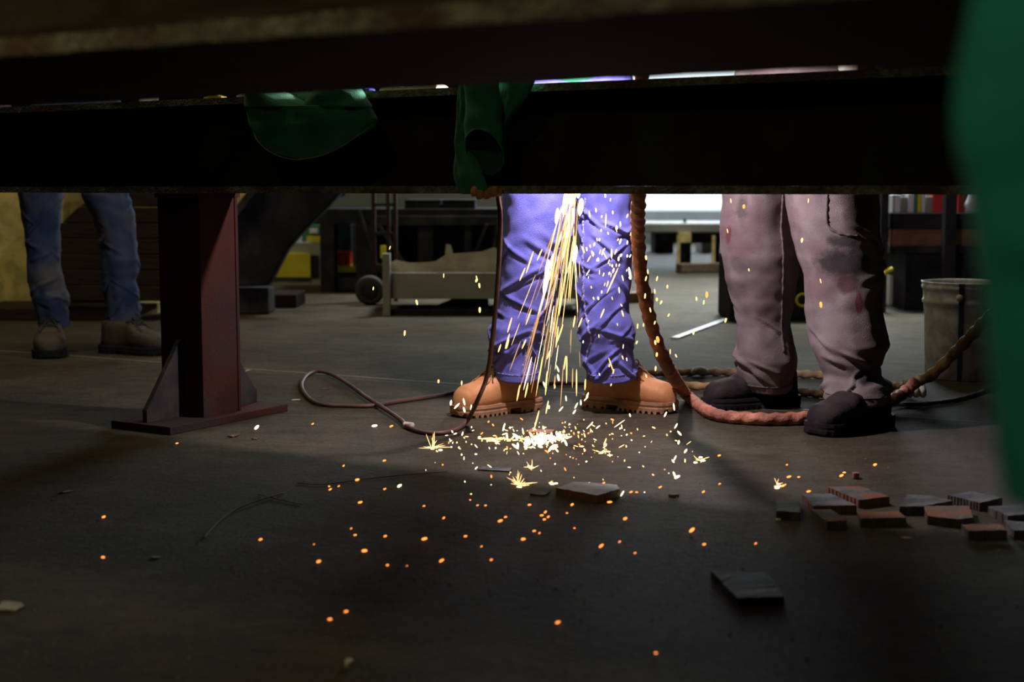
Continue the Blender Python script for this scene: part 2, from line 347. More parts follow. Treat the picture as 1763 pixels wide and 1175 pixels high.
o = link('rail_beam', bm, [M['beam_steel'], M['beam_edge']], None); o.location = PC + Vector((0, 0, BZ)); o.rotation_euler = (0, 0, RZ)
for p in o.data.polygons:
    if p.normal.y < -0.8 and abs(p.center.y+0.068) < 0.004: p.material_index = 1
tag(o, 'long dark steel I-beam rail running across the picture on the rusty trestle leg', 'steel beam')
# second trestle, hidden beyond the right edge, and the near plate with its own supports
bm = bmesh.new(); box(bm, 2.9, 3.06, -0.08, 0.08, 0, BZ); o = link('steel_post', bm, M['rust_steel']); o.matrix_world = frame()
tag(o, 'steel post carrying the right end of the long rail beam', 'steel post')
# near plate: its far and near bottom edges
def hp(px, py): rr = ray(px, py); return CAM + rr*((PZ-CAM.z)/rr.z)
PZ = 0.789; PT = 0.019
fa, fb, na_, nb = hp(0, 183), hp(1650, 108), hp(0, 98), hp(600, 50)
af = ((fa+fb)/2-PC).dot(NN); an = (na_-PC).dot(NN); ax = (na_-PC).dot(U)
fd = (fb-fa).normalized(); nd = U
def rnd3(a): return Vector((random.uniform(-a, a), random.uniform(-a, a), random.uniform(-a, a)*.4))
bm = bmesh.new(); n = 70; up = Vector((0, 0, PT)); rows = []
f0 = fa-fd*0.5; n0 = na_-nd*1.0
for i in range(n+1):
    f = i/n; p = n0+nd*(3.6*f); q = f0+fd*(4.0*f); rows.append([p+rnd3(.002), q+rnd3(.002), q+up, p+up+rnd3(.002)])
loft(bm, rows)
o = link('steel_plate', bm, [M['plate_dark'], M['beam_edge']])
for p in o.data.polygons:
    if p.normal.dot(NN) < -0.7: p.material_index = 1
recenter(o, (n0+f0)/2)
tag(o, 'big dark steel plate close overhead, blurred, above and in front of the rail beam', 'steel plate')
bm = bmesh.new(); ibeam(bm, ax-0.9, ax+3.3, 0.07, 0, 0.25, 0.016)
o = link('steel_beam', bm, M['beam_steel']); o.matrix_world = frame() @ Matrix.Translation((0, an+0.12, PZ+PT+0.001))
tag(o, 'black steel I-beam lying on the near plate at the very top of the picture', 'steel beam')
for xx in (ax-0.85, ax+3.2):
    for yy in (an+0.1, af-0.1):
        bm = bmesh.new(); box(bm, xx-0.05, xx+0.05, yy-0.05, yy+0.05, 0, PZ-0.001); o = link('steel_post', bm, M['rust_steel']); o.matrix_world = frame()
        tag(o, 'square steel prop under the ' + ('left' if xx < ax else 'right') + ' end of the overhead plate, ' + ('near' if yy < (an+af)/2 else 'far') + ' corner', 'steel post', 'props under the near overhead plate')
def railpt(px, side=-0.068):
    """point on the rail's near face line seen at pixel column px: (x,y)"""
    a = (px-881.5)/F*1.0; q = PC + NN*side
    # (q.x + t U.x) / (q.y + t U.y) = a (approximately, pitch ignored)
    t = (a*q.y - q.x)/(U.x - a*U.y); return q + U*t

# ------------------------------------------------------------------ trousers, boots, people
def leg_rings(prof, d_foot, d_top, folds, depth=1.08, nr=180, na=96, hip=None, seed=0, z_hem_drop=0.0, lean=0.0, amp=1.0):
    """prof: (py, xl, xr) top to bottom along one leg"""
    tab = []
    for py, xl, xr in reversed(prof):
        z = P(xl, py, d_foot).z; f = min(1, max(0, z/0.64)); d = d_foot + (d_top-d_foot)*f
        a, b = P(xl, py, d), P(xr, py, d); tab.append((a.z, (a.x+b.x)/2, (b.x-a.x)/2, d))
    if hip: tab.append((hip[2], hip[0], hip[3], hip[1]))
    z0, z1 = tab[0][0], tab[-1][0]; rings = []; rnd = random.Random(seed)
    fl = []
    for _ in range(folds):
        z = z0 + 0.015 + (abs(rnd.gauss(0, 0.10)) if rnd.random() < 0.62 else rnd.uniform(0.2, 0.5))
        fl.append((z, rnd.uniform(0.02, 0.075)*rnd.choice((-1, 1)), rnd.uniform(0, 6.28), rnd.uniform(0.004, 0.010), rnd.uniform(0.003, 0.009)*amp, rnd.uniform(0.5, 1.3)))
    def disp(z, a):
        s = 0
        for fz, sl, ph, w, am, win in fl:
            da = (a-ph+math.pi) % (2*math.pi) - math.pi
            if abs(da) > win: continue
            u = (z - fz - sl*math.sin(da*1.1))/w
            if abs(u) < 4: s += am*math.cos(da/win*math.pi/2)**1.2*(math.exp(-u*u) - 0.75*math.exp(-(u+1.7)**2))
        q = Vector((math.cos(a)*0.6, math.sin(a)*0.6, z*7+seed*3.1))
        s += 0.006*(noise.noise(q*1.6)) + 0.0030*noise.noise(q*4) + 0.004*noise.noise(Vector((math.cos(a)*2.2, math.sin(a)*2.2, z*4+seed)))
        return s
    def ring(z, off=0.0, dz=0.0):
        cx, hw, d = lerp_table(tab, z); r = []
        for k in range(na):
            a = 2*math.pi*k/na; dd = disp(z, a) + off
            # hem drapes lower at the back of the shoe
            r.append(Vector((cx+(hw+dd)*math.cos(a), d+(hw*depth+dd)*math.sin(a), z + dz + (lean*math.cos(a)+0.012*math.sin(a))*max(0, 1-(z-z0)/0.06))))
        return r
    rings.append(ring(z0+0.05, -0.006)); rings.append(ring(z0+0.01, -0.004)); rings.append(ring(z0, -0.002))
    hem = 0.022
    for i in range(nr+1):
        z = z0 + (z1-z0)*i/nr
        rings.append(ring(z, 0.0016 if z-z0 < hem else 0.0))
    return rings, tab, disp
def seam_path(tab, disp, pts, d_foot, off=0.0005):
    out = []
    for px, py in pts:
        q = P(px, py, d_foot); z = q.z; cx, hw, d = lerp_table(tab, z); x = P(px, py, d).x
        ca = max(-0.97, min(0.97, (x-cx)/hw)); a = -math.acos(ca); dd = disp(z, a) + off
        out.append(Vector((cx+(hw+dd)*math.cos(a), d+(hw*1.08+dd)*math.sin(a), z)))
    return out
BW = [(0, .006), (.012, .030), (.04, .048), (.10, .064), (.2, .070), (.35, .070), (.5, .082), (.65, .100), (.76, .106), (.86, .100), (.93, .082), (.97, .058), (.99, .034), (1.0, .008)]
BT = [(0, .10), (.03, .135), (.08, .15), (.36, .155), (.44, .148), (.52, .134), (.60, .117), (.70, .099), (.80, .092), (.88, .087), (.94, .075), (.975, .058), (1.0, .036)]
def boot(parent, toe, heel_x, L, depth_sign, up_m, sole_m, lace_m, h=1.0, wide=1.0, sgn_extra=None, laces=True, shaft=.13):
    """toe: world floor point of the toe tip; heel_x: world x of the heel; depth_sign +1 heel farther from the camera"""
    dx = heel_x - toe.x; dy = math.sqrt(max(0.0, L*L-dx*dx))*depth_sign
    hv = Vector((dx, dy, 0)); heel = toe + hv; ang = math.atan2(-hv.y, -hv.x) - math.pi/2
    b = empty('boot', heel, ang); b.parent = parent; b.matrix_parent_inverse = parent.matrix_basis.inverted()
    sl = 0.030
    bm = bmesh.new(); rings = []; n = 72; na = 30
    ss = sorted(set([i/n for i in range(n+1)] + [.004, .008, .985, .993, .997]))
    for s in ss:
        w = lerp_table(BW, s)[0]*wide/2; top = min(shaft, lerp_table(BT, s)[0]*h); r = []
        for k in range(na):
            a = 2*math.pi*k/na; ca, sa = math.cos(a), math.sin(a); e = 2/2.7
            x = w*math.copysign(abs(ca)**e, ca); zc = (top+sl)/2; hh = (top-sl+0.010)/2
            z = zc-0.005 + hh*math.copysign(abs(sa)**e, sa)
            v = (z-sl)/(top-sl)
            # ankle pinches in, toe box bulges
            if s < .5: x *= 1 - 0.10*max(0, math.sin(min(1, max(0, v))*math.pi))*(1-s)
            y = s*L
            y += 0.006*math.sin(max(0, v)*2.2)*(1 if s < .12 else 0)
            q = Vector((x*9, y*9, z*9)); dn = 0.0016*noise.noise(q*1.5)
            if .44 < s < .74: dn += 0.0022*math.sin(s*L*260)*max(0, v-.5)
            r.append(Vector((x+dn*ca, y, z+dn*sa)))
        rings.append(r)
    loft(bm, rings)
    up = link('upper', bm, up_m, b, smooth=True)
    bm = bmesh.new(); rings = []; n = 130
    for i in range(n+1):
        s = i/n; w = lerp_table(BW, s)[0]*wide/2 + 0.006; y = -0.004+(L+0.008)*s
        z0 = 0.0
        if .32 < s < .46: z0 = 0.014
        elif s >= .46: z0 = 0.0 if int(s*34) % 2 else 0.008
        else: z0 = 0.0 if int(s*34) % 3 else 0.006
        if s > .9: z0 += (s-.9)*0.08
        rings.append([Vector((-w, y, z0)), Vector((w, y, z0)), Vector((w+.001, y, 0.016)), Vector((w-.0005, y, 0.020)), Vector((w+.0015, y, 0.026)), Vector((w, y, sl+.004)), Vector((-w, y, sl+.004)), Vector((-w-.0015, y, 0.026)), Vector((-w+.0005, y, 0.020)), Vector((-w-.001, y, 0.016))])
    loft(bm, rings); link('sole', bm, sole_m, b)
    if laces:
        def top(x, s):
            w = lerp_table(BW, s)[0]*wide/2; tp = min(shaft, lerp_table(BT, s)[0]*h); hh = (tp-sl+0.01)/2; e = 2.7
            return Vector((x, s*L, (tp+sl)/2-0.005+hh*(1-min(1, abs(x)/w)**e)**(1/e)))
        # quarter seams: where the eyelet flaps meet the vamp
        for q in (-1, 1):
            bm = bmesh.new()
            tube(bm, [top(q*.021, .44)+Vector((0, 0, .001)), top(q*.023, .54)+Vector((0, 0, .001)), top(q*.030, .63)+Vector((q*.001, 0, .001)), top(q*.041, .66)+Vector((q*.0015, 0, 0))], 0.0018, 6, 0.006)
            link('flap_edge', bm, M['eyelet'], b, smooth=True)
        bm = bmesh.new()
        for k, s in enumerate((.46, .51, .56, .61)):
            for q in (-1, 1):
                bm = bmesh.new(); p = top(q*.026, s); lathe(bm, [(.0035, -.002), (.0038, .0015), (.002, .0015)], 10, p); link('eyelet', bm, M['eyelet'], b)
        bm = bmesh.new()
        for s0, s1 in ((.46, .51), (.51, .56), (.56, .61)):
            for q in (-1, 1):
                tube(bm, [top(-q*.025, s0)+Vector((0, 0, .002)), top(0, (s0+s1)/2)+Vector((0, 0, .0045)), top(q*.025, s1)+Vector((0, 0, .002))], 0.0022, 6, 0.006)
        tube(bm, [top(-.025, .61)+Vector((0, 0, .002)), top(0, .615)+Vector((0, 0, .004)), top(.025, .61)+Vector((0, 0, .002))], 0.0022, 6, 0.006)
        for q in (-1, 1):   # bow loops and ends
            a0 = top(0, .50)+Vector((0, 0, .008))
            tube(bm, [a0, a0+Vector((q*.022, .012, .008)), a0+Vector((q*.040, .010, -.010)), a0+Vector((q*.028, .0, -.006)), a0], 0.002, 6, 0.005)
            tube(bm, [a0, a0+Vector((q*.015, .024, -.004)), top(q*.030, .66)+Vector((0, 0, .003)), top(q*.037, .72)+Vector((0, 0, .002))], 0.002, 6, 0.005)
        link('laces', bm, lace_m, b, smooth=True)
    return b, heel, hv
def skin_mesh(name, verts, edges, radii, m, parent, sub=2):
    me = bpy.data.meshes.new(name); me.from_pydata([tuple(v) for v in verts], edges, []); o = bpy.data.objects.new(name, me); COL.objects.link(o)
    me.materials.append(m); o.parent = parent; o.matrix_parent_inverse = parent.matrix_basis.inverted()
    sk = o.modifiers.new('skin', 'SKIN'); sk.use_smooth_shade = True
    if not me.skin_vertices: me.attributes.new  # layer is made by the modifier
    return o, sk, sub
def body_tubes(name, chains, m, parent):
    """smooth continuous surface from tapered limbs, fused by remesh"""
    bm = bmesh.new()
    for pts in chains:
        cs = spline([Vector(p[:3]) for p in pts], 0.03); total = len(cs)-1
        tab = [(i/(len(pts)-1), p[3]) for i, p in enumerate(pts)]
        ps = [Vector(p[:3]) for p in pts]
        acc = [0.0]
        for a, b in zip(ps, ps[1:]): acc.append(acc[-1]+(b-a).length)
        tab = [(acc[i]/acc[-1], pts[i][3]) for i in range(len(pts))]
        ln = [0.0]
        for a, b in zip(cs, cs[1:]): ln.append(ln[-1]+(b-a).length)
        tube(bm, [ps[0]]+ps[1:], 1.0, 16, 0.03, rf=lambda l, a, r, tab=tab, T=ln[-1]: lerp_table(tab, min(1, l/T))[0])
    o = link(name, bm, m, parent, smooth=True); o.matrix_parent_inverse = parent.matrix_basis.inverted()
    r = o.modifiers.new('fuse', 'REMESH'); r.mode = 'VOXEL'; r.voxel_size = 0.012; r.use_smooth_shade = True
    s = o.modifiers.new('smooth', 'SMOOTH'); s.iterations = 6
    return o
def person(name_lbl, legs, boots, m_tr, up_m, sole_m, lace_m, hip, face, shirt_m, seams=(), seam_m=None, bend=0.0, hands=None, laces=True, toe_kw=None, bootlen=0.30, lean=0.0, folds=34, seed=1, bh=1.0, bw=1.0, leans=(0.0, 0.0), amp=1.0, shaft=.13):
    """hip=(x,y,z); face: unit direction the person looks"""
    root = empty('person', (hip[0], hip[1], 0)); tag(root, name_lbl, 'person')
    bpy.context.view_layer.update()
    bm = bmesh.new(); fv = Vector((face[0], face[1], 0)).normalized(); side = Vector((fv.y, -fv.x, 0)); info = []
    for i, (prof, df, dt) in enumerate(legs):
        hc = Vector(hip) + Vector((-0.085 if i == 0 else 0.085, 0, -0.08))
        R, tab, disp = leg_rings(prof, df, dt, folds, hip=(hc.x, hc.y, hc.z, 0.098), seed=seed+i*17, lean=leans[i], amp=amp); loft(bm, R, False, True); info.append((tab, disp, df))
    n = 40; rings = []
    for z, a, b in ((-.16, .03, .03), (-.15, .155, .10), (-.08, .180, .125), (0, .185, .135), (.06, .17, .125), (.10, .165, .12)):
        rings.append([Vector(hip)+Vector((a*math.cos(2*math.pi*k/n), b*math.sin(2*math.pi*k/n), z)) for k in range(n)])
    loft(bm, rings)
    tr = link('trousers', bm, m_tr, root, smooth=True); tr.matrix_parent_inverse = root.matrix_basis.inverted()
    if seams:
        for li, (tab, disp, df) in enumerate(info):
            z0 = tab[0][0]; cxx, hw, d = lerp_table(tab, z0+.02); bm = bmesh.new(); pth = []
            for k in range(89):
                a = 2*math.pi*k/88; dd = disp(z0+.02, a)+.0012
                pth.append(Vector((cxx+(hw+dd)*math.cos(a), d+(hw*1.08+dd)*math.sin(a), z0+.02+(leans[li]*math.cos(a)+0.012*math.sin(a))*.67)))
            tube(bm, pth, .0016, 6, 1, rf=lambda l, a, r: r*(1+.5*math.sin(l*700)), smooth_path=False)
            link('hem_stitching', bm, seam_m or m_tr, tr, smooth=True)
        for li, pts in seams:
            tab, disp, df = info[li]; sp = []
            dense = spline([Vector((p[0], p[1], 0)) for p in pts], 4); pth = seam_path(tab, disp, [(q.x, q.y) for q in dense], df)
            bm = bmesh.new()
            tube(bm, pth, 0.0038, 6, 1, rf=lambda l, a, r: r*(1+0.35*math.sin(l*620)), smooth_path=False)
            s = link('seam', bm, seam_m, tr, smooth=True); pass
    for tp, hx, ds in boots:
        boot(root, tp, hx, bootlen, ds, up_m, sole_m, lace_m, h=bh, wide=bw, laces=laces, shaft=shaft)
    # upper body: torso, neck, head, arms as one continuous surface; clothing above is its child
    hp = Vector(hip); ch = hp + Vector((0, 0, 0.42)) + fv*bend; nk = ch + Vector((0, 0, 0.14)) + fv*bend*0.6; hd = nk + Vector((0, 0, 0.15)) + fv*(0.03+bend*0.3)
    chains = [[(*hp, .12), (*(hp.lerp(ch, .5)), .135), (*ch, .15), (*(ch.lerp(nk, .6)), .085), (*nk, .058)], [(*nk, .056), (*(nk.lerp(hd, .5)), .065), (*hd, .095), (*(hd+Vector((0, 0, .06))), .088), (*(hd+Vector((0, 0, .11))), .05)]]
    hchains = []
    for k, s in enumerate((-1, 1)):
        sh = ch + side*(s*0.17) + Vector((0, 0, .05))
        if hands: hn = Vector(hands[k])
        else: hn = hp + side*(s*0.27) + fv*0.08 + Vector((0, 0, -.02))
        el = sh.lerp(hn, .52) + side*(s*0.06) - fv*0.04 + Vector((0, 0, -.04))
        chains.append([(*(ch+side*(s*.05)), .09), (*sh, .070), (*(sh.lerp(el, .5)), .055), (*el, .046), (*(el.lerp(hn, .9)), .036)])
        wr = el.lerp(hn, .9); d = (hn-el).normalized(); hchains.append([(*wr, .026), (*(wr+d*.05), .034), (*(wr+d*.09), .030)])
        for q in range(4):
            bse = wr+d*.085+side*((q-1.5)*.018); hchains.append([(*bse, .0095), (*(bse+d*.035+fv*.008), .009), (*(bse+d*.058+fv*.022), .008)])
        hchains.append([(*(wr+d*.03), .012), (*(wr+d*.055+fv*.035), .011), (*(wr+d*.080+fv*.045), .009)])
    body_tubes('shirt', chains[:1]+chains[2:], shirt_m, root)
    body_tubes('head', [chains[1]], M['skin'], root)
    ears = bmesh.new()
    ears.free()
    for k in (0, 1):
        b2 = body_tubes('hand', hchains[k*6:k*6+6], M['skin'], root); b2.modifiers['fuse'].voxel_size = 0.004
    bm = bmesh.new(); lathe(bm, [(.02, .13), (.07, .12), (.102, .07), (.106, .03), (.100, .02), (.09, .03)], 28, hd); c = link('cap', bm, M['black_paint'], root, smooth=True); c.matrix_parent_inverse = root.matrix_basis.inverted()
    return root

# centre worker, blue jeans and tan boots
cl = [(330, 866, 992), (365, 867, 994), (398, 866, 988), (437, 862, 976), (477, 859, 967), (516, 857, 956), (539, 856, 951), (551, 850, 948), (563, 842, 940), (580, 841, 934), (600, 845, 931), (618, 845, 928), (648, 845, 926)]
cr = [(330, 996, 1089), (379, 1002, 1089), (437, 997, 1088), (484, 995, 1086), (535, 996, 1083), (560, 996, 1090), (574, 997, 1093), (594, 1001, 1089), (618, 1005, 1091), (649, 1012, 1094)]
person('person in blue jeans and tan lace-up work boots standing behind the stream of sparks',
       [(cl, 4.12, 4.06), (cr, 4.12, 4.06)],
       [(G(784, 719), P(927, 700, 4.13).x, 1), (G(1162, 712), P(1012, 700, 4.13).x, 1)],
       M['denim'], M['tan_leather'], M['tan_sole'], M['lace'], (0.17, 4.14, 0.93), (0, -1), M['green_cloth'],
       seams=[(0, [(955, 480), (942, 516), (920, 551), (908, 586), (903, 615), (897, 643)]), (1, [(1006, 340), (1005, 398), (1003, 469), (1005, 531), (1014, 574), (1010, 610), (1019, 650)])], seam_m=M['denim_seam'], amp=1.15,
       bend=0.14, hands=[(0.02, 3.75, 1.12), (0.26, 3.74, 1.14)], leans=(-0.004, 0.004) , folds=40, seed=3)
# right worker, grey work trousers and black shoes
rl = [(331, 1242, 1362), (388, 1240, 1368), (439, 1243, 1376), (474, 1250, 1372), (514, 1262, 1366), (561, 1270, 1361), (592, 1267, 1366), (619, 1266, 1373), (635, 1268, 1371), (651, 1272, 1364), (668, 1284, 1362)]
rt = [(333, 1352, 1511), (380, 1359, 1512), (443, 1374, 1518), (478, 1385, 1520), (529, 1388, 1517), (565, 1392, 1522), (592, 1397, 1530), (612, 1404, 1520), (630, 1412, 1512), (645, 1420, 1514), (657, 1420, 1534), (672, 1417, 1533), (686, 1418, 1528)]
person('person in stained grey-brown work trousers and dark shoes, standing right of the sparks',
       [(rl, 4.22, 4.12), (rt, 3.84, 4.0)],
       [(G(1212, 704), P(1370, 690, 4.28).x, 1), (G(1402, 751), P(1518, 735, 3.95).x, 1)],
       M['work_cloth'], M['black_leather'], M['black_sole'], M['black_lace'], (0.86, 4.12, 0.95), (-1, -0.4), M['grey_paint'],
       seams=[(0, [(1338, 335), (1335, 400), (1336, 480), (1338, 560), (1340, 600)]), (1, [(1406, 335), (1407, 384), (1420, 399), (1440, 405), (1458, 407)])], seam_m=M['cloth_seam'], folds=13, seed=11, laces=False, bh=0.92, bw=1.12, shaft=.108, amp=1.25)
# left worker far behind
ll = [(333, 33, 107), (369, 40, 104), (395, 43, 101), (424, 45, 104), (456, 47, 102), (479, 49, 109), (497, 52, 113), (511, 55, 120), (529, 62, 117), (545, 68, 117), (562, 70, 116)]
lr = [(335, 142, 220), (372, 160, 231), (400, 168, 234), (430, 175, 236), (448, 175, 241), (468, 176, 239), (482, 177, 232), (503, 181, 240), (530, 183, 239), (560, 184, 238)]
person('person in faded dark blue jeans and brown work boots, standing far left behind the trestle',
       [(ll, 5.62, 5.62), (lr, 5.72, 5.66)],
       [(G(84, 619), P(93, 600, 5.7).x, 1), (G(286, 612), P(182, 600, 5.7).x, 1)],
       M['denim_dark'], M['brown_leather'], M['black_sole'], M['black_lace'], (-1.72, 5.68, 0.95), (0.3, -1), M['grey_paint'], folds=30, seed=29, bw=1.15, seam_m=M['denim_dark'])

# dark oil stains on the right worker's trousers: part of the cloth, fixed to it
def add_stains(m, spots):
    nt = m.node_tree; N = nt.nodes; L = nt.links; b = N['Principled BSDF']; src = b.inputs['Base Color'].links[0].from_socket
    tc = N.new('ShaderNodeTexCoord'); nz = N.new('ShaderNodeTexNoise'); nz.inputs['Scale'].default_value = 35
    L.new(tc.outputs['Object'], nz.inputs['Vector'])
    for c, sc, col in spots:
        mp = N.new('ShaderNodeMapping'); mp.vector_type = 'POINT'; L.new(tc.outputs['Object'], mp.inputs[0])
        mp.inputs['Location'].default_value = tuple(-c[i]*sc[i] for i in range(3)); mp.inputs['Scale'].default_value = sc
        ln = N.new('ShaderNodeVectorMath'); ln.operation = 'LENGTH'; L.new(mp.outputs[0], ln.inputs[0])
        ad = N.new('ShaderNodeMath'); ad.operation = 'MULTIPLY_ADD'; L.new(nz.outputs['Fac'], ad.inputs[0]); ad.inputs[1].default_value = 1.1; L.new(ln.outputs['Value'], ad.inputs[2])
        mr = N.new('ShaderNodeMapRange'); mr.inputs['From Min'].default_value = 1.25; mr.inputs['From Max'].default_value = 1.75; mr.inputs['To Min'].default_value = .95; mr.inputs['To Max'].default_value = 0
        L.new(ad.outputs[0], mr.inputs['Value']); mx = N.new('ShaderNodeMix'); mx.data_type = 'RGBA'; L.new(mr.outputs[0], mx.inputs[0]); L.new(src, mx.inputs[6]); mx.inputs[7].default_value = (*col, 1); src = mx.outputs[2]
    L.new(src, b.inputs['Base Color'])
DK = (0.022, 0.017, 0.018); RD = (0.10, 0.025, 0.03)
add_stains(M['work_cloth'], [(P(1464, 455, 3.76), (14, 5, 26), DK), (P(1466, 418, 3.76), (20, 5, 50), DK), (P(1480, 360, 3.86), (22, 8, 14), (0.07, 0.052, 0.04)), (P(1458, 490, 3.83), (30, 8, 40), (0.07, 0.03, 0.035)), (P(1477, 520, 3.83), (90, 8, 28), RD), (P(1424, 452, 3.8), (90, 8, 110), DK), (P(1488, 652, 3.8), (40, 8, 50), DK), (P(1272, 360, 4.1), (60, 8, 20), (0.07, 0.055, 0.05)), (P(1253, 405, 4.1), (150, 8, 40), RD), (P(1395, 600, 3.8), (50, 8, 24), (0.09, 0.06, 0.06))])
# ------------------------------------------------------------------ green cloth things
def cloth(name, rings, m, label, cat, parent=None, thick=0.0025, closed=True, sub=1):
    bm = bmesh.new(); R = [[bm.verts.new(p) for p in r] for r in rings]; n = len(R[0])
    for a, b in zip(R, R[1:]):
        for k in range(n if closed else n-1): bm.faces.new((a[k], a[(k+1) % n], b[(k+1) % n], b[k]))
    o = link(name, bm, m, parent, smooth=True)
    s = o.modifiers.new('thickness', 'SOLIDIFY'); s.thickness = thick; s.offset = 0
    if sub:
        q = o.modifiers.new('sub', 'SUBSURF'); q.levels = 1; q.render_levels = 1
    if label: tag(o, label, cat)
    return o
# near coat at the right edge
edge = [(-160, 1715), (-60, 1700), (0, 1690), (60, 1678), (120, 1666), (200, 1658), (250, 1662), (330, 1688), (400, 1700), (500, 1716), (600, 1726), (700, 1737), (780, 1745), (850, 1757), (885, 1768)]
rings = []
for i in range(46):
    py = -160 + (885+160)*i/45; xl = lerp_table([(a, b) for a, b in edge], py)[0]; d = 0.62
    p = P(xl, py, d); wd_ = 0.065; r = []
    for k in range(48):
        a = 2*math.pi*k/48; q = 0.005*math.sin(a*5+py*0.002) + 0.008*noise.noise(Vector((math.cos(a)*1.5, math.sin(a)*1.5, py*0.008)))
        r.append(Vector((p.x+wd_-(wd_+q*(1 if i < 44 else .4))*math.cos(a)*(1), d+0.02-(0.045+q*.6)*math.sin(a), p.z)))
    # keep the silhouette's left side where the photograph has it
    mn = min(v.x for v in r); r = [v+Vector((p.x-mn, 0, 0)) for v in r]; rings.append(r)
o = cloth('welding_coat', rings, M['coat_cloth'], 'blurred long green welding coat hanging very close at the right edge', 'coat')
# first green garment: broad folded cuff over the rail
def railP(px, py, off=-0.068-0.006):
    q = railpt(px, off); return P(px, py, q.y)
def outline_lathe(left, right, y0, y1, bulge, n=26, na=40, off=-0.08, fold=0.006, sd=0):
    rings = []
    for i in range(n+1):
        py = y0+(y1-y0)*i/n; xl = lerp_table(left, py)[0]; xr = lerp_table(right, py)[0]
        a0, b0 = railP(xl, py, off), railP(xr, py, off); c = (a0+b0)/2; hw = (b0-a0)/2; r = []
        for k in range(na):
            a = 2*math.pi*k/na; q = fold*(noise.noise(Vector((math.cos(a)*2, math.sin(a)*2, py*0.03+sd))) + 0.4*math.sin(a*4+py*0.05))
            bb = lerp_table(bulge, py)[0]
            r.append(c + hw*math.cos(a) - NN*(bb*(math.sin(a))) + (-NN*q if math.sin(a) > 0 else Vector()))
        rings.append(r)
    return rings
g = empty('welding_jacket', railpt(540, -0.08)+Vector((0, 0, BZ+BH)), RZ)
tag(g, 'green welding jacket hung over the rail beam, its wide rounded collar drooping', 'jacket')
bpy.context.view_layer.update()
def attach(o, par): o.parent = par; o.matrix_parent_inverse = par.matrix_basis.inverted(); return o
L1 = [(148, 430), (165, 427), (185, 428), (215, 433), (240, 442), (255, 455), (266, 478), (274, 520)]
R1 = [(148, 616), (165, 626), (185, 638), (208, 650), (222, 640), (236, 610), (250, 590), (262, 565), (270, 545), (274, 530)]
# outer flap: an open pouch, lip nearest the viewer lower left, darker inside
for nm, la, ra in (('left_lobe', [(140, 436), (160, 429), (186, 428)], [(140, 448), (152, 470), (165, 500), (178, 524), (186, 532)]), ('right_lobe', [(140, 556), (152, 549), (165, 538), (178, 530), (186, 528)], [(140, 606), (160, 622), (186, 638)])):
    attach(cloth(nm, outline_lathe(la, ra, 140, 186, [(140, .040), (165, .052), (186, .054)], n=12, off=-0.125, fold=0.008), M['green_cloth'], None, None, thick=0.003), g)
rr_ = outline_lathe(L1, R1, 183, 274, [(165, .055), (215, .050), (250, .032), (274, .006)], off=-0.125, fold=0.010)
attach(cloth('collar_flap', rr_, M['green_cloth'], None, None, thick=0.002), g)
La = [(140, 470), (165, 432), (185, 430)]; Ra = [(140, 600), (165, 628), (185, 638)]
# upper cloth going over the beam top with a V opening
bm = bmesh.new()
def strip(bm, pl, pr, w, th=0.002):
    A = [Vector(p) for p in pl]; B = [Vector(p) for p in pr]; n = len(A); rows = []
    for a, b in zip(A, B):
        rows.append([bm.verts.new(a.lerp(b, k/w) + NN*0.004*math.sin(k*2.1)) for k in range(w+1)])
    for r0, r1 in zip(rows, rows[1:]):
        for k in range(w): bm.faces.new((r0[k], r0[k+1], r1[k+1], r1[k]))
def overbeam(px0, px1, py_bottom, far_drop=0.06, w=12, off=-0.10):
    """cloth path from front bottom up over the beam top to the far side"""
    a, b = [], []
    for px, lst in ((px0, a), (px1, b)):
        q = railpt(px, off); q2 = railpt(px, -0.068)
        lst.append(P(px, py_bottom, q.y)); z = BZ+BH
        lst.append(Vector((q.x, q.y, z-0.02))); lst.append(Vector((q2.x, q2.y, z+0.006))); e = q2+NN*0.136; lst.append(Vector((e.x, e.y, z+0.006))); e = q2+NN*0.155; lst.append(Vector((e.x, e.y, z-far_drop)))
    return a, b
for x0, x1, yb in ((436, 470, 175), (560, 616, 175)):
    a, b = overbeam(x0, x1, yb, off=-0.085); strip(bm, a, b, 10)
o = link('shoulder_cloth', bm, M['green_cloth'], None, smooth=True); o.modifiers.new('t', 'SOLIDIFY').thickness = 0.002; attach(o, g)
bm = bmesh.new(); a, b = overbeam(470, 560, 185, off=-0.075); strip(bm, a, b, 8)
o = link('lining', bm, M['green_cloth'], None, smooth=True); o.modifiers.new('t', 'SOLIDIFY').thickness = 0.002; attach(o, g)
hemp = [railP(x, y, -0.17 if 440 < x < 620 else -0.13) for x, y in ((428, 185), (433, 215), (443, 242), (465, 262), (500, 274), (530, 273), (565, 264), (600, 245), (648, 210))]
bm = bmesh.new(); tube(bm, hemp, 0.0013, 6, 0.01); attach(link('hem', bm, M['green_hem'], None, smooth=True), g)
# second green garment: sleeve with open cuff
g = empty('welding_sleeve', railpt(830, -0.08)+Vector((0, 0, BZ+BH)), RZ)
tag(g, 'green sleeve with an open dark cuff hanging over the middle of the rail beam', 'jacket sleeve')
bpy.context.view_layer.update()
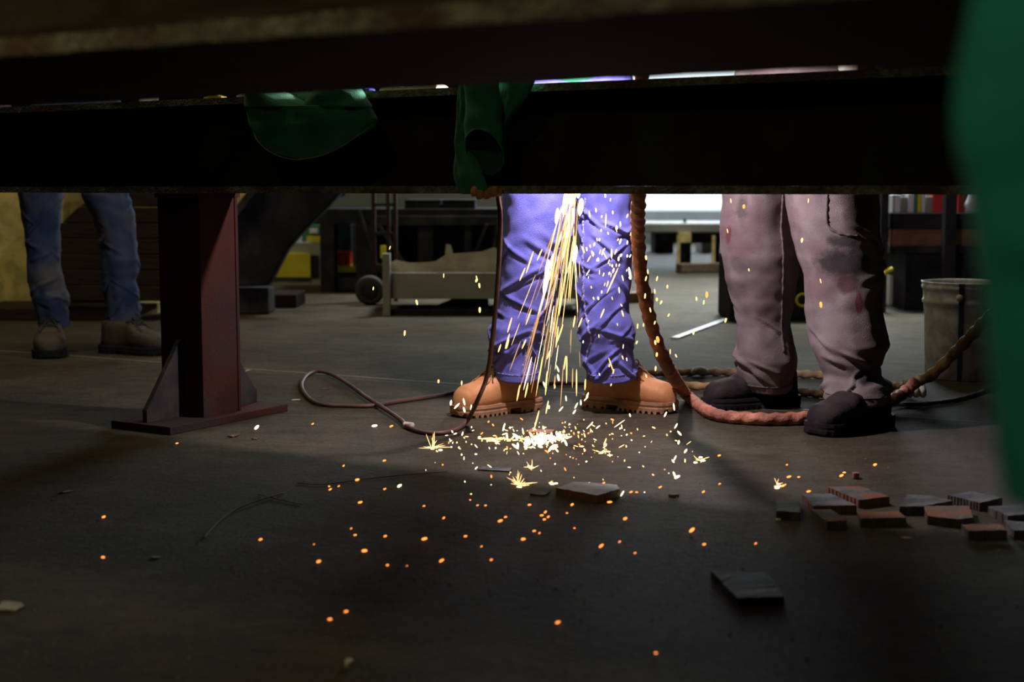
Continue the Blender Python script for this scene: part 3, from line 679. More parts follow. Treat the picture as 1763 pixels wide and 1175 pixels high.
# tube sleeve, bottom cut on a slant so that the dark opening faces the viewer
def sleeve(par, name, topc, botc, r0, r1, slant, mo, mi_, n=20, na=36):
    rings = []
    for i in range(n+1):
        f = i/n; c = Vector(topc).lerp(Vector(botc), f); r = r0+(r1-r0)*f; rg = []
        for k in range(na):
            a = 2*math.pi*k/na; front = math.sin(a)     # front>0 faces the viewer (-NN)
            zz = slant*f*f*(0.5+0.5*front)             # the front lip ends higher
            q = 0.003*noise.noise(Vector((math.cos(a), math.sin(a), f*4)))*2
            rg.append(c + U*((r+q)*math.cos(a)) - NN*((r*0.62+q)*front) + Vector((0, 0, zz)))
        rings.append(rg)
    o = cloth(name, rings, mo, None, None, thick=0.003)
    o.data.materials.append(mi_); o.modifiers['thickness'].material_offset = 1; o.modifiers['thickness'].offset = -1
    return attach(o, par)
q = railpt(830, -0.125); sleeve(g, 'sleeve', P(829, 132, q.y)+Vector((0, 0, .01)), P(834, 302, q.y), 0.046, 0.052, 0.105, M['green_cloth'], M['green_shaded_inside'])
bm = bmesh.new(); a, b = overbeam(792, 862, 175, off=-0.09); strip(bm, a, b, 12)
o = link('shoulder_cloth', bm, M['green_cloth'], None, smooth=True); o.modifiers.new('t', 'SOLIDIFY').thickness = 0.002; attach(o, g)
# long left tail reaching under the beam, right flap
tl = [(140, 791), (200, 789), (260, 786), (300, 783), (325, 786), (335, 796)]; trr = [(140, 812), (200, 806), (245, 803), (262, 812), (290, 826), (315, 836), (326, 840), (335, 834)]
attach(cloth('sleeve_tail', outline_lathe(tl, trr, 140, 335, [(140, .012), (200, .016), (300, .022), (335, .008)], off=-0.105, fold=0.006, sd=4), M['green_cloth'], None, None, thick=0.002), g)
fl = [(136, 858), (180, 862), (225, 866), (262, 864), (270, 864)]; fr = [(136, 922), (160, 912), (185, 895), (196, 884), (215, 872), (262, 866), (270, 865)]
attach(cloth('side_flap', outline_lathe(fl, fr, 136, 270, [(136, .008), (200, .010), (270, .003)], off=-0.092, fold=0.005, sd=9), M['green_cloth'], None, None, thick=0.002), g)
# leather glove tip below the sleeve
g2 = bmesh.new(); gp = railpt(838, -0.10)
for (px, py, r, ln) in ((818, 334, .010, 14), (828, 339, .011, 12), (840, 339, .010, 12), (852, 335, .010, 14)):
    tube(g2, [P(px, py-12, gp.y), P(px-1, py-4, gp.y-.004), P(px-2+ln*.2, py+1, gp.y-.002)], r, 12, 0.004, rf=lambda l, a, r_: r_*(0.8+0.25*math.sin(l*90)))
tube(g2, [P(815, 326, gp.y+.012), P(835, 330, gp.y+.004), P(864, 331, gp.y+.008)], 0.010, 12, 0.005)
tag(recenter(link('leather_glove', g2, M['glove'], smooth=True), P(838, 330, gp.y)), 'small orange-brown leather glove tip poking out below the hanging green sleeve', 'glove')
# little things on top of the rail
zt = BZ+BH
def ontop(name, x0, x1, h, dep, m, label, cat):
    a = railpt(x0, -0.04); b = railpt(x1, -0.04); bm = bmesh.new(); n = 10; ln = (b-a).length; rings = []
    for i in range(n+1):
        f = i/n; hh = h*(0.72+0.28*math.sin(f*7+x0)) if 0 < i < n else h*.4; rings.append([Vector((ln*f, 0, 0)), Vector((ln*f, dep, 0)), Vector((ln*f, dep*.9, hh)), Vector((ln*f, dep*.1, hh))])
    loft(bm, rings); o = link(name, bm, m, bevel=0.001); o.location = a+Vector((0, 0, zt+0.0015)); o.rotation_euler = (0, 0, RZ); tag(o, label, cat)
ontop('leather_cloth', 655, 752, 0.018, 0.06, M['cream'], 'folded cream leather scrap lying on the rail beam between the two green garments', 'leather scrap')
ontop('plastic_clip', 622, 638, 0.014, 0.03, M['blue_plastic'], 'small bright blue clip on top of the rail beam beside the green collar', 'clip')
ontop('yellow_block', 356, 385, 0.012, 0.03, M['yellow'], 'small yellow block on top of the rail beam left of the green collar', 'block')
ontop('white_block', 412, 428, 0.014, 0.03, M['white'], 'small white block on top of the rail beam touching the green collar', 'block')

# ------------------------------------------------------------------ hoses and cables
def wrapf(freq, amp):
    return lambda l, a, r: r*(1+amp*math.sin(a*2+l*freq)+0.12*noise.noise(Vector((math.cos(a), math.sin(a), l*14))))
def hose(name, pts, r, m, label, cat='hose', f=(60, .10), n=14, step=.008):
    bm = bmesh.new(); tube(bm, pts, r, n, step, rf=wrapf(*f)); return tag(recenter(link(name, bm, m, smooth=True), pts[len(pts)//2]), label, cat)
def gz(px, py, z): return G(px, py, z)
R = 0.0175
hb = railpt(1096, 0.10)
pts = [Vector((hb.x+.01, hb.y+.02, 0.93)), P(1098, 300, hb.y), P(1099, 345, hb.y+.02), P(1099, 420, 3.60), P(1108, 500, 3.66), P(1126, 575, 3.74), P(1150, 632, 3.82), gz(1182, 680, .022), gz(1225, 712, R), gz(1290, 721, R), gz(1350, 722, R), gz(1405, 718, R), gz(1450, 707, R), gz(1490, 700, R), gz(1530, 692, .03), gz(1562, 672, .05), P(1580, 655, 4.22)]
hose('hose_bundle', pts, R, M['hose_wrap'], 'thick orange-brown wrapped hose hanging beside the blue jeans and curving along the floor', f=(150, .12))
hose('hose_bundle', [P(1583, 655, 4.24), P(1605, 645, 4.25), P(1640, 612, 4.22), P(1680, 570, 4.15), P(1720, 530, 4.05), P(1790, 470, 3.95), P(1880, 380, 3.9)], 0.0165, M['rope'], 'twisted brown rope-like hose bundle rising to the right in front of the white bucket', f=(130, .15))
hose('rope_bundle', [gz(1085, 642, .014), gz(1130, 643, .014), gz(1200, 641, .014), gz(1280, 641, .014), gz(1360, 644, .014), gz(1440, 648, .014), gz(1520, 662, .016), gz(1572, 668, .03)], 0.0125, M['rope'], 'dirty rope-like hose lying on the floor behind the dark shoes, farther of the two', f=(140, .16))
hose('rope_bundle', [gz(1075, 655, .013), gz(1130, 660, .013), gz(1200, 665, .013), gz(1275, 669, .013), gz(1360, 673, .013), gz(1430, 681, .013), gz(1500, 684, .014), gz(1562, 678, .02)], 0.0125, M['rope'], 'brown hose lying on the floor behind the dark shoes, nearer of the two', f=(140, .13))
bm = bmesh.new(); c = gz(1578, 668, .04)
for k in range(3):
    tube(bm, [c+Vector((-.035+k*.02, -.01, .022)), c+Vector((-.03+k*.02, -.03, 0)), c+Vector((-.02+k*.02, 0, -.022)), c+Vector((-.025+k*.02, .03, 0)), c+Vector((-.03+k*.02, .01, .022))], .010, 10, .006)
tag(recenter(link('hose_tie', bm, M['white_rag'], smooth=True), c), 'pale knotted rag tie binding the brown hoses left of the bucket', 'tie')
hose('rag_knot', [gz(1196, 640, .018), gz(1203, 637, .030), gz(1212, 640, .02)], 0.013, M['white_rag'], 'small whitish rag knot on the floor hose just left of the dark shoes', 'tie')
hose('rubber_cable', [gz(1500, 700, .007), gz(1540, 697, .007), gz(1600, 695, .007), gz(1650, 688, .007), gz(1700, 672, .007), gz(1740, 655, .007), gz(1800, 640, .007)], 0.0065, M['black_cable'], 'black cable on the floor running in front of the white bucket', 'cable', f=(90, .06))
cb = railpt(857, 0.09)
pts = [Vector((cb.x, cb.y, .90)), P(857, 318, cb.y), P(861, 370, 3.58), P(860, 430, 3.62), P(854, 520, 3.68), P(846, 600, 3.74), P(838, 650, 3.76), P(822, 690, 3.76), gz(806, 722, .02), gz(790, 738, .006), gz(762, 746, .006), gz(730, 745, .006), gz(703, 736, .007), gz(688, 722, .010), gz(660, 703, .012), gz(630, 684, .012), gz(600, 662, .012), gz(570, 645, .012), gz(545, 640, .010), gz(527, 648, .008), gz(519, 664, .007), gz(528, 682, .007), gz(550, 696, .007), gz(590, 699, .007), gz(640, 699, .007), gz(690, 691, .007), gz(740, 684, .007), gz(790, 675, .007), gz(835, 668, .007), gz(900, 661, .007), gz(960, 660, .007), gz(1020, 660, .007), gz(1070, 652, .008)]
hose('torch_cable', pts, 0.0062, M['cable'], 'thin dark cable dropping past the blue jeans and looping on the floor at left', 'cable', f=(20, .03), n=10)
c = gz(703, 733, .008); bm = bmesh.new(); tube(bm, [c+Vector((-.012, .006, 0)), c, c+Vector((.012, -.008, 0))], 0.0095, 10, .004)
tag(recenter(link('cable_tape', bm, M['white_rag'], smooth=True), c), 'small grey tape wrap on the looping cable left of the tan boots', 'tape')

# ------------------------------------------------------------------ cut plates on the floor
def plate(corners, t, mtop, medge, label, base=0.0, grp=None):
    tops = [G(x, y, base+t) for x, y in corners]; c = sum(tops, Vector())/len(tops); bm = bmesh.new()
    ring = []; n = len(tops)
    for i in range(n):
        a, b = tops[i], tops[(i+1) % n]; k = max(2, int((b-a).length/.008))
        for j in range(k):
            p = a.lerp(b, j/k); w = 0 if j == 0 else random.uniform(-.0009, .0009); nrm = (b-a).cross(Vector((0, 0, 1))).normalized()
            ring.append(p+nrm*w)
    top = [bm.verts.new((p.x-c.x, p.y-c.y, t-random.uniform(0, .0008))) for p in ring]; bot = [bm.verts.new(((p.x-c.x)*1.01, (p.y-c.y)*1.01, 0)) for p in ring]
    bm.faces.new(top).material_index = 0; bm.faces.new(bot[::-1]).material_index = 0
    for i in range(len(ring)):
        j = (i+1) % len(ring); bm.faces.new((top[i], bot[i], bot[j], top[j])).material_index = 1
    o = link('steel_offcut', bm, [M[mtop], M[medge]], bevel=0.0008); o.location = (c.x, c.y, base)
    return tag(o, label, 'metal plate', grp or 'cut steel plates on the floor')
T = 0.018
plate([(957, 840), (988, 829), (1062, 834), (1067, 842), (1028, 853)], .018, 'plate_arc_lit', 'plate_edge_rust', 'torch-cut steel plate lying in the middle of the sparks, right below the brightest impact')
plate([(1224, 982), (1321, 985), (1350, 1027), (1269, 1030)], .013, 'plate_steel', 'plate_edge', 'grey steel plate lying alone on the dark floor in front, nearest the camera')
plate([(1337, 860), (1376, 861), (1378, 882), (1337, 880)], T, 'plate_steel', 'plate_edge', 'small square-ended steel offcut, leftmost of the pile at right')
plate([(1381, 850), (1432, 850), (1475, 870), (1400, 871)], T, 'plate_steel', 'plate_edge_rust', 'grey steel offcut second row, between the small leftmost one and the largest back one')
plate([(1425, 838), (1481, 837), (1532, 855), (1480, 861)], T, 'plate_rust', 'plate_edge_rust', 'large steel offcut with rusty left edge at the back of the pile')
plate([(1396, 877), (1432, 877), (1458, 896), (1424, 898)], T, 'plate_rust', 'plate_edge', 'narrow rust-spotted steel offcut pointing at the camera in front of the grey one')
plate([(1476, 881), (1547, 880), (1561, 891), (1482, 893)], T, 'plate_orange', 'plate_edge', 'steel offcut with orange rust stripe along its middle, front centre of the pile')
plate([(1562, 851), (1602, 853), (1641, 862), (1588, 872), (1549, 872)], T, 'plate_steel', 'plate_edge', 'pale steel offcut with a slanted ribbed left edge, behind the orange curled one')
plate([(1591, 871), (1669, 871), (1676, 891), (1650, 894), (1620, 891), (1597, 888)], T, 'plate_orange', 'plate_edge', 'wavy-edged steel offcut with brown orange top, front right of the pile')
plate([(1630, 852), (1676, 846), (1726, 857), (1687, 866)], T, 'plate_steel', 'plate_edge', 'dark grey steel offcut at the far right back of the pile')
plate([(1655, 903), (1722, 902), (1734, 913), (1668, 914)], T, 'plate_orange', 'plate_edge', 'steel offcut with orange rusty top, frontmost at the far right of the pile')
plate([(1731, 896), (1790, 900), (1815, 915), (1746, 913)], T, 'plate_steel', 'plate_edge', 'dark steel offcut cut off by the right edge of the picture')
plate([(1701, 872), (1770, 868), (1800, 885), (1735, 888)], T, 'plate_steel', 'plate_edge', 'dark steel offcut half hidden under the hanging green coat')
plate([(822, 808), (832, 803), (882, 806), (878, 811)], .004, 'plate_steel', 'plate_edge', 'thin flat steel strip lying among the sparks, left of the cut plate')
plate([(912, 850), (925, 846), (948, 846), (938, 852)], .004, 'plate_steel', 'plate_edge', 'thin small steel scrap touching the left end of the middle cut plate')
plate([(905, 743), (915, 738), (955, 740), (950, 746)], .012, 'slag', 'slag', 'lump of hot slag where the spark stream hits the floor')

# ------------------------------------------------------------------ bucket
bc = G(1655, 650); bm = bmesh.new(); r1 = .140; hB = .330
prof = [(.118, 0), (.122, .004), (.131, .22), (.134, .255), (.139, .262), (.139, .270), (.135, .275), (.137, .305), (.142, .311), (.142, .318), (.139, .322), (.141, .328), (.143, .333), (.139, .334), (.134, .325), (.128, .26), (.115, .02), (.01, .018)]
t = empty('bucket', bc); tag(t, 'dirty white metal bucket with a dark vertical stripe, behind the brown hose at right', 'bucket')
lathe(bm, prof, 56); link('body', bm, M['bucket'], t, smooth=True)
bm = bmesh.new(); a0 = -math.pi/2-.36
for i in range(1):
    rings = []
    for z, r in ((.002, .1225), (.10, .1275), (.22, .1330), (.258, .1365), (.268, .1410), (.30, .1385), (.315, .1435), (.333, .1445)):
        rings.append([Vector(((r+dr)*math.cos(a0+da), (r+dr)*math.sin(a0+da), z)) for dr, da in ((0, -.065), (.0015, -.06), (.0015, .06), (0, .065))])
    loft(bm, rings)
link('stripe', bm, M['bucket_strap'], t)
bm = bmesh.new(); lathe(bm, [(.002, 0), (.012, .002), (.012, .006), (.004, .01)], 14); ear = link('handle_ear', bm, M['bucket'], t, smooth=True)
ear.location = (.139*math.cos(a0-.05), .139*math.sin(a0-.05), .285); ear.rotation_euler = (math.pi/2, 0, a0+math.pi/2)

# ------------------------------------------------------------------ background: shared box helper, given by pixel rectangle and depth
def pbox(bm, x0, y0, x1, y1, d, dep, mi=0, floor=False):
    a = P(x0, y1, d); b = P(x1, y0, d); z0 = 0.0 if floor else a.z
    box(bm, a.x, b.x, d, d+dep, z0, b.z, mi)
def part(name, m, par, rects, d, dep, floor=False, bevel=0.002):
    bm = bmesh.new()
    for r in rects: pbox(bm, *r[:4], r[4] if len(r) > 4 else d, r[5] if len(r) > 5 else dep, floor=floor)
    return attach(link(name, bm, m, None, bevel=bevel), par)
def root(name, px, d, label, cat, group=None):
    e = empty(name, (P(px, 500, d).x, d, 0)); tag(e, label, cat, group); bpy.context.view_layer.update(); return e

# big yellow skip at the left back
e = root('waste_skip', 150, 8.0, 'large weathered yellow steel skip at the left edge behind the person in faded jeans', 'skip')
part('body', M['yellow_paint'], e, [(-420, 230, 105, 528), (95, 230, 437, 500, 8.2, .06)], 7.7, 1.2, bevel=.02)
part('runner', M['dark_wood'], e, [(-420, 524, 100, 531)], 7.65, 1.3, floor=True)
# leaning dark planks
def leaning(name, poly, d, dep, m, label, cat, grain=True):
    pts = [P(x, y, d) for x, y in poly]; zmin = min(p.z for p in pts)
    bm = bmesh.new(); prism(bm, pts, Vector((0, 0, 0)), Vector((0, dep, 0))); o = link(name, bm, m, bevel=.004)
    return tag(recenter(o, Vector((sum(p.x for p in pts)/len(pts), d, 0))), label, cat)
e = root('plank_stack', 190, 7.2, 'stack of dark old planks leaning behind the legs of the person in faded jeans', 'planks')
bounds = [145, 180, 200, 225, 250, 275, 300]
for i in range(7):
    y0 = 330+i*27; y1 = y0+26; xl = 160-(y0-335)*1.15 if y0 < 400 else 85-(y0-400)*.25
    bm = bmesh.new(); d = 7.15-.03*i
    pts = [P(xl, y0, d), P(285, y0+2, d), P(285, y1 + 1, d), P(xl-(28 if y0 < 400 else 6), y1, d)]
    prism(bm, pts, Vector((0, 0, 0)), Vector((0, .22, 0))); attach(link('plank', bm, M['dark_wood'], None, bevel=.004), e)
bm = bmesh.new(); a = G(60, 525); box(bm, a.x, G(285, 525).x, 7.0, 7.5, 0, .06); attach(link('bottom_plank', bm, M['dark_wood'], None, bevel=.004), e)
# timber on floor left
bm = bmesh.new(); a = G(-60, 545); b = G(170, 548); bar(bm, a+Vector((0, 0, .025)), b+Vector((0, 0, .025)), .09, .05)
tag(recenter(link('timber', bm, M['wood'], bevel=.004), a.lerp(b, .5)), 'long flat timber on the floor behind the faded jeans, far left', 'timber')
bm = bmesh.new(); a = G(110, 541); b = G(272, 541); bar(bm, a+Vector((0, .05, .03)), b+Vector((0, .05, .03)), .12, .06)
tag(recenter(link('pallet_board', bm, M['yellow_paint'], bevel=.004), a.lerp(b, .5)), 'short yellowish board on the floor between the legs of the faded jeans', 'board')
# dark tipping hopper behind the post
e = root('tipping_hopper', 480, 7.6, 'big black sloping scrap hopper behind the trestle leg', 'hopper')
bm = bmesh.new(); pts = [P(x, y, 7.3) for x, y in ((440, 318), (600, 318), (560, 362), (520, 400), (495, 430), (470, 478), (462, 492), (300, 500), (300, 440), (395, 372))]
prism(bm, pts, Vector((0, 0, 0)), Vector((0, .12, 0))); attach(link('tub', bm, M['black_paint'], None, bevel=.01), e)
bm = bmesh.new(); pts = [P(x, y, 7.24) for x, y in ((436, 318), (452, 318), (405, 378), (306, 448), (300, 436), (394, 368))]
prism(bm, pts, Vector((0, 0, 0)), Vector((0, .07, 0))); attach(link('rim', bm, M['dark_steel'], None, bevel=.004), e)
bm = bmesh.new(); pbox(bm, 300, 497, 462, 520, 7.35, .2, floor=True); attach(link('skid_base', bm, M['dark_steel'], None, bevel=.01), e)
bm = bmesh.new(); a = G(398, 531); b = G(523, 524); box(bm, 0, b.x-a.x, 0, .35, 0, .075)
o = link('floor_slab', bm, M['dark_wood'], bevel=.006); o.location = a; tag(o, 'low dark timber block on the floor right of the trestle leg', 'timber block')
# forklift-like machine / cabinet with yellow panel
e = root('yellow_cabinet', 520, 9.6, 'grey cabinet with a bright yellow lower panel, left of the black workbench', 'cabinet')
part('body', M['grey_paint'], e, [(440, 418, 553, 500)], 9.6, .6, floor=True)
part('panel', M['yellow'], e, [(440, 436, 534, 478)], 9.57, .028)
part('slot', M['black_paint'], e, [(536, 440, 548, 476)], 9.58, .018)
e = root('parts_box', 510, 9.7, 'small white box standing on the grey cabinet', 'box'); part('carton', M['white'], e, [(500, 404, 518, 417.6)], 9.7, .15)
e = root('parts_bin', 540, 9.75, 'dark green bin with a yellow front band, on the grey cabinet beside the white box', 'bin'); part('bin_body', M['green_paint'], e, [(519, 388, 552, 417.6)], 9.75, .25); part('band', M['yellow'], e, [(528, 407, 552, 417)], 9.72, .028)
part('tag_plate', M['white'], e, [(533, 394, 547, 402)], 9.73, .018)
# black workbench frame
e = root('workbench', 700, 8.9, 'long black steel workbench standing behind the grey bin of torn board', 'workbench')
part('top', M['black_paint'], e, [(536, 360, 905, 386)], 8.9, .9)
for x0, x1 in ((552, 575), (613, 643), (720, 745), (800, 812), (862, 880)):
    part('leg', M['black_paint'], e, [(x0, 386, x1, 500)], 8.9, .08, floor=True)
    part('rear_leg', M['black_paint'], e, [(x0+6, 386, x1+4, 480)], 9.7, .08, floor=True)
part('lower_shelf', M['black_paint'], e, [(553, 480, 905, 500)], 8.95, .7)
for p0, p1 in (((617, 362), (655, 470)), ((652, 388), (700, 460)), ((838, 386), (812, 452)), ((858, 380), (846, 452))):
    bm = bmesh.new(); bar(bm, P(*p0, 8.86), P(*p1, 8.86), .02, .02); attach(link('brace', bm, M['dark_steel'], None, bevel=.002), e)
part('back_panel', M['black_paint'], e, [(645, 386, 905, 470)], 9.4, .04)
part('edge_rail', M['dark_steel'], e, [(640, 372, 905, 388)], 8.87, .028)
e = root('storage_crate', 590, 9.2, 'red and yellow crate with a teal panel, seen through the workbench frame', 'crate')
part('crate_body', M['yellow'], e, [(576, 458, 614, 476)], 9.86, .25, floor=True); part('crate_top', M['red'], e, [(576, 433, 602, 457.8)], 9.86, .25)
part('teal_panel', M['teal_glass'], e, [(576, 385, 604, 432.8)], 9.88, .1); part('bright_edge', M['bright_steel'], e, [(607, 386, 612, 457.8)], 9.86, .05)
for x0, x1, lb in ((697, 758, 'long dark toolbox lying on the workbench, left one of two'), (762, 818, 'long dark toolbox lying on the workbench, right one of two'), (822, 868, 'dark box on the workbench, partly hidden by the hanging cable')):
    e = root('tool_box', (x0+x1)/2, 9.0, lb, 'toolbox', 'toolboxes on the workbench'); part('case', M['black_paint'], e, [(x0, 346 if x0 < 800 else 362, x1, 359.6)], 9.0, .5); part('lid', M['dark_steel'], e, [(x0-1, 344 if x0 < 800 else 359, x1+1, 346.2 if x0 < 800 else 362)], 8.99, .52)
e = root('partition_panel', 730, 10.2, 'pale grey sheet panel standing behind the workbench', 'panel')
bm = bmesh.new(); pts = [P(x, y, 10.1) for x, y in ((596, 300), (1010, 300), (1010, 480), (540, 480), (553, 362), (575, 340), (594, 338))]; prism(bm, pts, Vector((0, 0, 0)), Vector((0, .05, 0))); attach(link('sheet', bm, M['grey_wall'], None), e)
bm = bmesh.new(); pbox(bm, 540, 470, 1010, 500, 10.05, .2, floor=True); attach(link('foot', bm, M['dark_steel'], None), e)
# upright ladder rack in front of the bench
e = root('ladder_rack', 660, 8.2, 'narrow dark ladder-like rack standing behind the left end of the grey bin', 'rack')
for x in (641, 666, 678): 
    bm = bmesh.new(); pbox(bm, x, 250, x+4, 505, 8.2, .04, floor=True); attach(link('upright', bm, M['rust_steel'], None), e)
for y in (300, 350, 400, 455): 
    bm = bmesh.new(); pbox(bm, 645, y, 678, y+5, 8.21, .03); attach(link('rung', bm, M['dark_steel'], None), e)
part('yellow_tag', M['yellow'], e, [(655, 423, 664, 445)], 8.15, .03)
# cart wheel
c = P(638, 486, 8.0); c.z = .075+.01
e = root('cart_wheel', 638, 8.0, 'black rubber wheel on the floor at the left end of the grey bin', 'wheel')
bm = bmesh.new(); lathe(bm, [(.052, -.022), (.072, -.025), (.082, -.015), (.084, 0), (.082, .015), (.072, .025), (.052, .022)], 36, cap=True); o = link('tire', bm, M['tire'], None, smooth=True); o.location = (c.x, 7.95, .084); o.rotation_euler = (math.pi/2, 0, 0); bpy.context.view_layer.update(); attach(o, e)
bm = bmesh.new(); lathe(bm, [(.01, -.028), (.045, -.027), (.050, -.024), (.050, .024), (.045, .027), (.01, .028)], 24, cap=True); o = link('hub', bm, M['dark_steel'], None, smooth=True); o.location = (c.x, 7.95, .084); o.rotation_euler = (math.pi/2, 0, 0); bpy.context.view_layer.update(); attach(o, e)
# grey bin with torn board
e = root('scrap_bin', 830, 7.3, 'low olive-grey steel bin on legs holding torn board, left of the blue jeans', 'bin')
part('front_panel', M['grey_paint'], e, [(664, 470, 1000, 515)], 7.3, .02)
part('back_panel', M['grey_paint'], e, [(664, 475, 1000, 515)], 8.0, .02)
part('side_panel', M['grey_paint'], e, [(664, 470, 667, 515)], 7.32, .68); part('side_panel', M['grey_paint'], e, [(997, 470, 1000, 515)], 7.32, .68)
part('bottom', M['dark_steel'], e, [(664, 511, 1000, 515)], 7.32, .68)
for x in (659, 992):
    part('leg', M['grey_paint'], e, [(x, 437, x+12, 540)], 7.27, .06, floor=True); part('leg', M['grey_paint'], e, [(x, 437, x+12, 530)], 8.0, .06, floor=True)
part('cross_rail', M['black_paint'], e, [(672, 533, 992, 541)], 7.3, .04, floor=True)
ridge = [(668, 468), (672, 452), (682, 449), (705, 452), (730, 452), (750, 450), (766, 440), (768, 421), (776, 421), (780, 436), (810, 434), (830, 433), (850, 426), (862, 430), (900, 434), (950, 440), (990, 452), (994, 468)]
bm = bmesh.new(); rows = []
for j in range(6):
    rows.append([bm.verts.new(P(x, min(470, y+j*2.2 + 3*noise.noise(Vector((x*.08, j, 0)))) , 7.36+j*.11)) for x, y in ridge])
for r0, r1 in zip(rows, rows[1:]):
    for k in range(len(ridge)-1): bm.faces.new((r0[k], r0[k+1], r1[k+1], r1[k]))
base = [bm.verts.new(P(x, 500, 7.36)) for x, y in ridge]
for k in range(len(ridge)-1): bm.faces.new((base[k], base[k+1], rows[0][k+1], rows[0][k]))
o = link('torn_board', bm, M['cardboard']); s = o.modifiers.new('t', 'SOLIDIFY'); s.thickness = .012
tag(recenter(o, P(830, 500, 7.4)), 'heap of torn pale board sticking out of the top of the grey bin', 'board')
bm = bmesh.new(); pts = [G(772, 537, .09), G(795, 529, .09), G(842, 526, .09), G(842, 536, .09)]
pts = [Vector((P(745, 500, 7.5).x, 7.45, .02)), Vector((P(842, 500, 7.5).x, 7.45, .02)), Vector((P(838, 500, 7.5).x, 7.95, .05)), Vector((P(790, 500, 7.5).x, 7.95, .05))]
prism(bm, pts, Vector((0, 0, 0)), Vector((0, 0, .012))); tag(recenter(link('sheet_metal', bm, M['bright_steel'], bevel=.002), Vector((P(800, 500, 7.6).x, 7.6, .02))), 'bright sheet of metal lying under the grey bin', 'sheet metal')

# tables by the daylight door
e = root('roller_table', 1180, 11.2, 'low pale-topped steel table on dark legs in front of the bright doorway', 'table')
part('top', M['grey_paint'], e, [(1085, 385, 1420, 401)], 11.2, 1.0, bevel=.01)
part('under_frame', M['dark_steel'], e, [(1150, 401, 1420, 419)], 11.3, .7)
part('leg', M['dark_steel'], e, [(1172, 419, 1190, 466)], 11.3, .10, floor=True); part('leg', M['dark_steel'], e, [(1228, 419, 1240, 460)], 11.7, .10, floor=True); part('leg', M['dark_steel'], e, [(1340, 419, 1358, 466)], 11.3, .10, floor=True)
part('bracket', M['yellow_paint'], e, [(1168, 401, 1190, 418)], 11.15, .1); part('stop_pin', M['dark_steel'], e, [(1177, 377, 1182, 385)], 11.5, .03)
bm = bmesh.new(); bar(bm, G(1168, 471)+Vector((0, 0, .04)), G(1420, 465)+Vector((0, 0, .04)), .10, .07)
tag(recenter(link('floor_timber', bm, M['wood'], bevel=.006), G(1250, 468)), 'dark timber beam on the floor under the feet of the low table by the doorway', 'timber')
for px, lb in ((1147, 'left of two thin yellow posts beside the low table at the doorway'), (1203, 'right of two thin yellow posts beside the low table at the doorway')):
    bm = bmesh.new(); a = P(px, 462, 11.9); box(bm, -.012, .012, -.012, .012, 0, P(px, 400, 11.9).z); o = link('yellow_post', bm, M['yellow_paint']); o.location = (a.x, 11.05 if px > 1190 else 11.05, 0); tag(o, lb, 'post', 'thin yellow posts')
bm = bmesh.new(); bar(bm, G(1162, 584)+Vector((0, 0, .004)), G(1262, 547)+Vector((0, 0, .004)), .035, .006)
tag(recenter(link('flat_bar', bm, M['bright_steel']), G(1210, 565)), 'shiny flat steel bar lying on the floor left of the stained trousers', 'steel bar')
bm = bmesh.new(); bar(bm, G(1070, 522)+Vector((0, 0, .03)), G(1120, 520)+Vector((0, 0, .03)), .09, .06)
tag(recenter(link('wood_block', bm, M['wood'], bevel=.004), G(1095, 521)), 'brown wood block on the floor behind the hanging hose bundle', 'wood block')
# far low building / kerb outside (seen bright)
M['pale'] = mat('sunlit_concrete', (0.55, 0.56, 0.58), (0.65, 0.65, 0.66), 2, 0.9)
bm = bmesh.new(); box(bm, -2, 9, 26, 26.2, 0, .25); tag(recenter(link('low_kerb', bm, M['pale']), (3.5, 26, 0)), 'pale low kerb in the daylight beyond the doorway', 'kerb')
for px, x1, lb in ((1128, 1160, 'dark low crate outside the doorway, left of the yellow post'), (1208, 1226, 'grey low crate outside the doorway, between the table legs')):
    bm = bmesh.new(); a = G(px, 436); b = G(x1, 436); box(bm, a.x, b.x, a.y, a.y+.5, 0, .22); box(bm, a.x-.02, b.x+.02, a.y-.02, a.y+.52, .22, .25); tag(recenter(link('low_crate', bm, M['dark_steel'] if px < 1150 else M['grey_paint'], bevel=.01), a), lb, 'crate')

# behind and right of the stained trousers
e = root('machine_base', 1330, 7.0, 'black machine base with a round yellow ring, seen between the legs of the stained trousers', 'machine')
part('body', M['black_paint'], e, [(1256, 440, 1420, 535)], 7.0, .4, floor=True, bevel=.01)
bm = bmesh.new(); c = P(1382, 517, 6.97); 
tube(bm, [c+Vector((.030*math.cos(a), 0, .030*math.sin(a))) for a in [i*math.pi/8 for i in range(17)]], .006, 8, .01); attach(link('ring', bm, M['yellow'], None, smooth=True), e)
e = root('shelf_bench', 1600, 7.6, 'dark steel bench with a shelf of coloured packets, behind the white bucket', 'bench')
part('post', M['black_paint'], e, [(1513, 300, 1532, 545)], 7.5, .06, floor=True); part('post', M['black_paint'], e, [(1626, 300, 1650, 430)], 7.5, .06, floor=True); part('post', M['black_paint'], e, [(1780, 300, 1800, 545)], 7.5, .06, floor=True)
part('shelf', M['black_paint'], e, [(1532, 367, 1800, 393)], 7.6, .5); part('front_board', M['brown_board'], e, [(1532, 395, 1800, 424)], 7.62, .03)
part('table_top', M['dark_steel'], e, [(1532, 424, 1800, 436)], 7.6, .7); part('lower_box', M['black_paint'], e, [(1557, 436, 1800, 548)], 7.65, .5, floor=True)
part('back_sheet', M['dark_steel'], e, [(1500, 250, 1900, 480)], 8.3, .02)
bm = bmesh.new(); lathe(bm, [(.0, 0), (.11, 0), (.13, .02), (.135, .03), (.125, .03), (.10, .012)], 32, cap=False); o = link('steel_pan', bm, M['dark_steel'], smooth=True); pz = P(1590, 424, 7.6); o.location = (pz.x, 7.85, pz.z+.003)
tag(o, 'shallow dark steel pan on the bench above the bucket', 'pan')
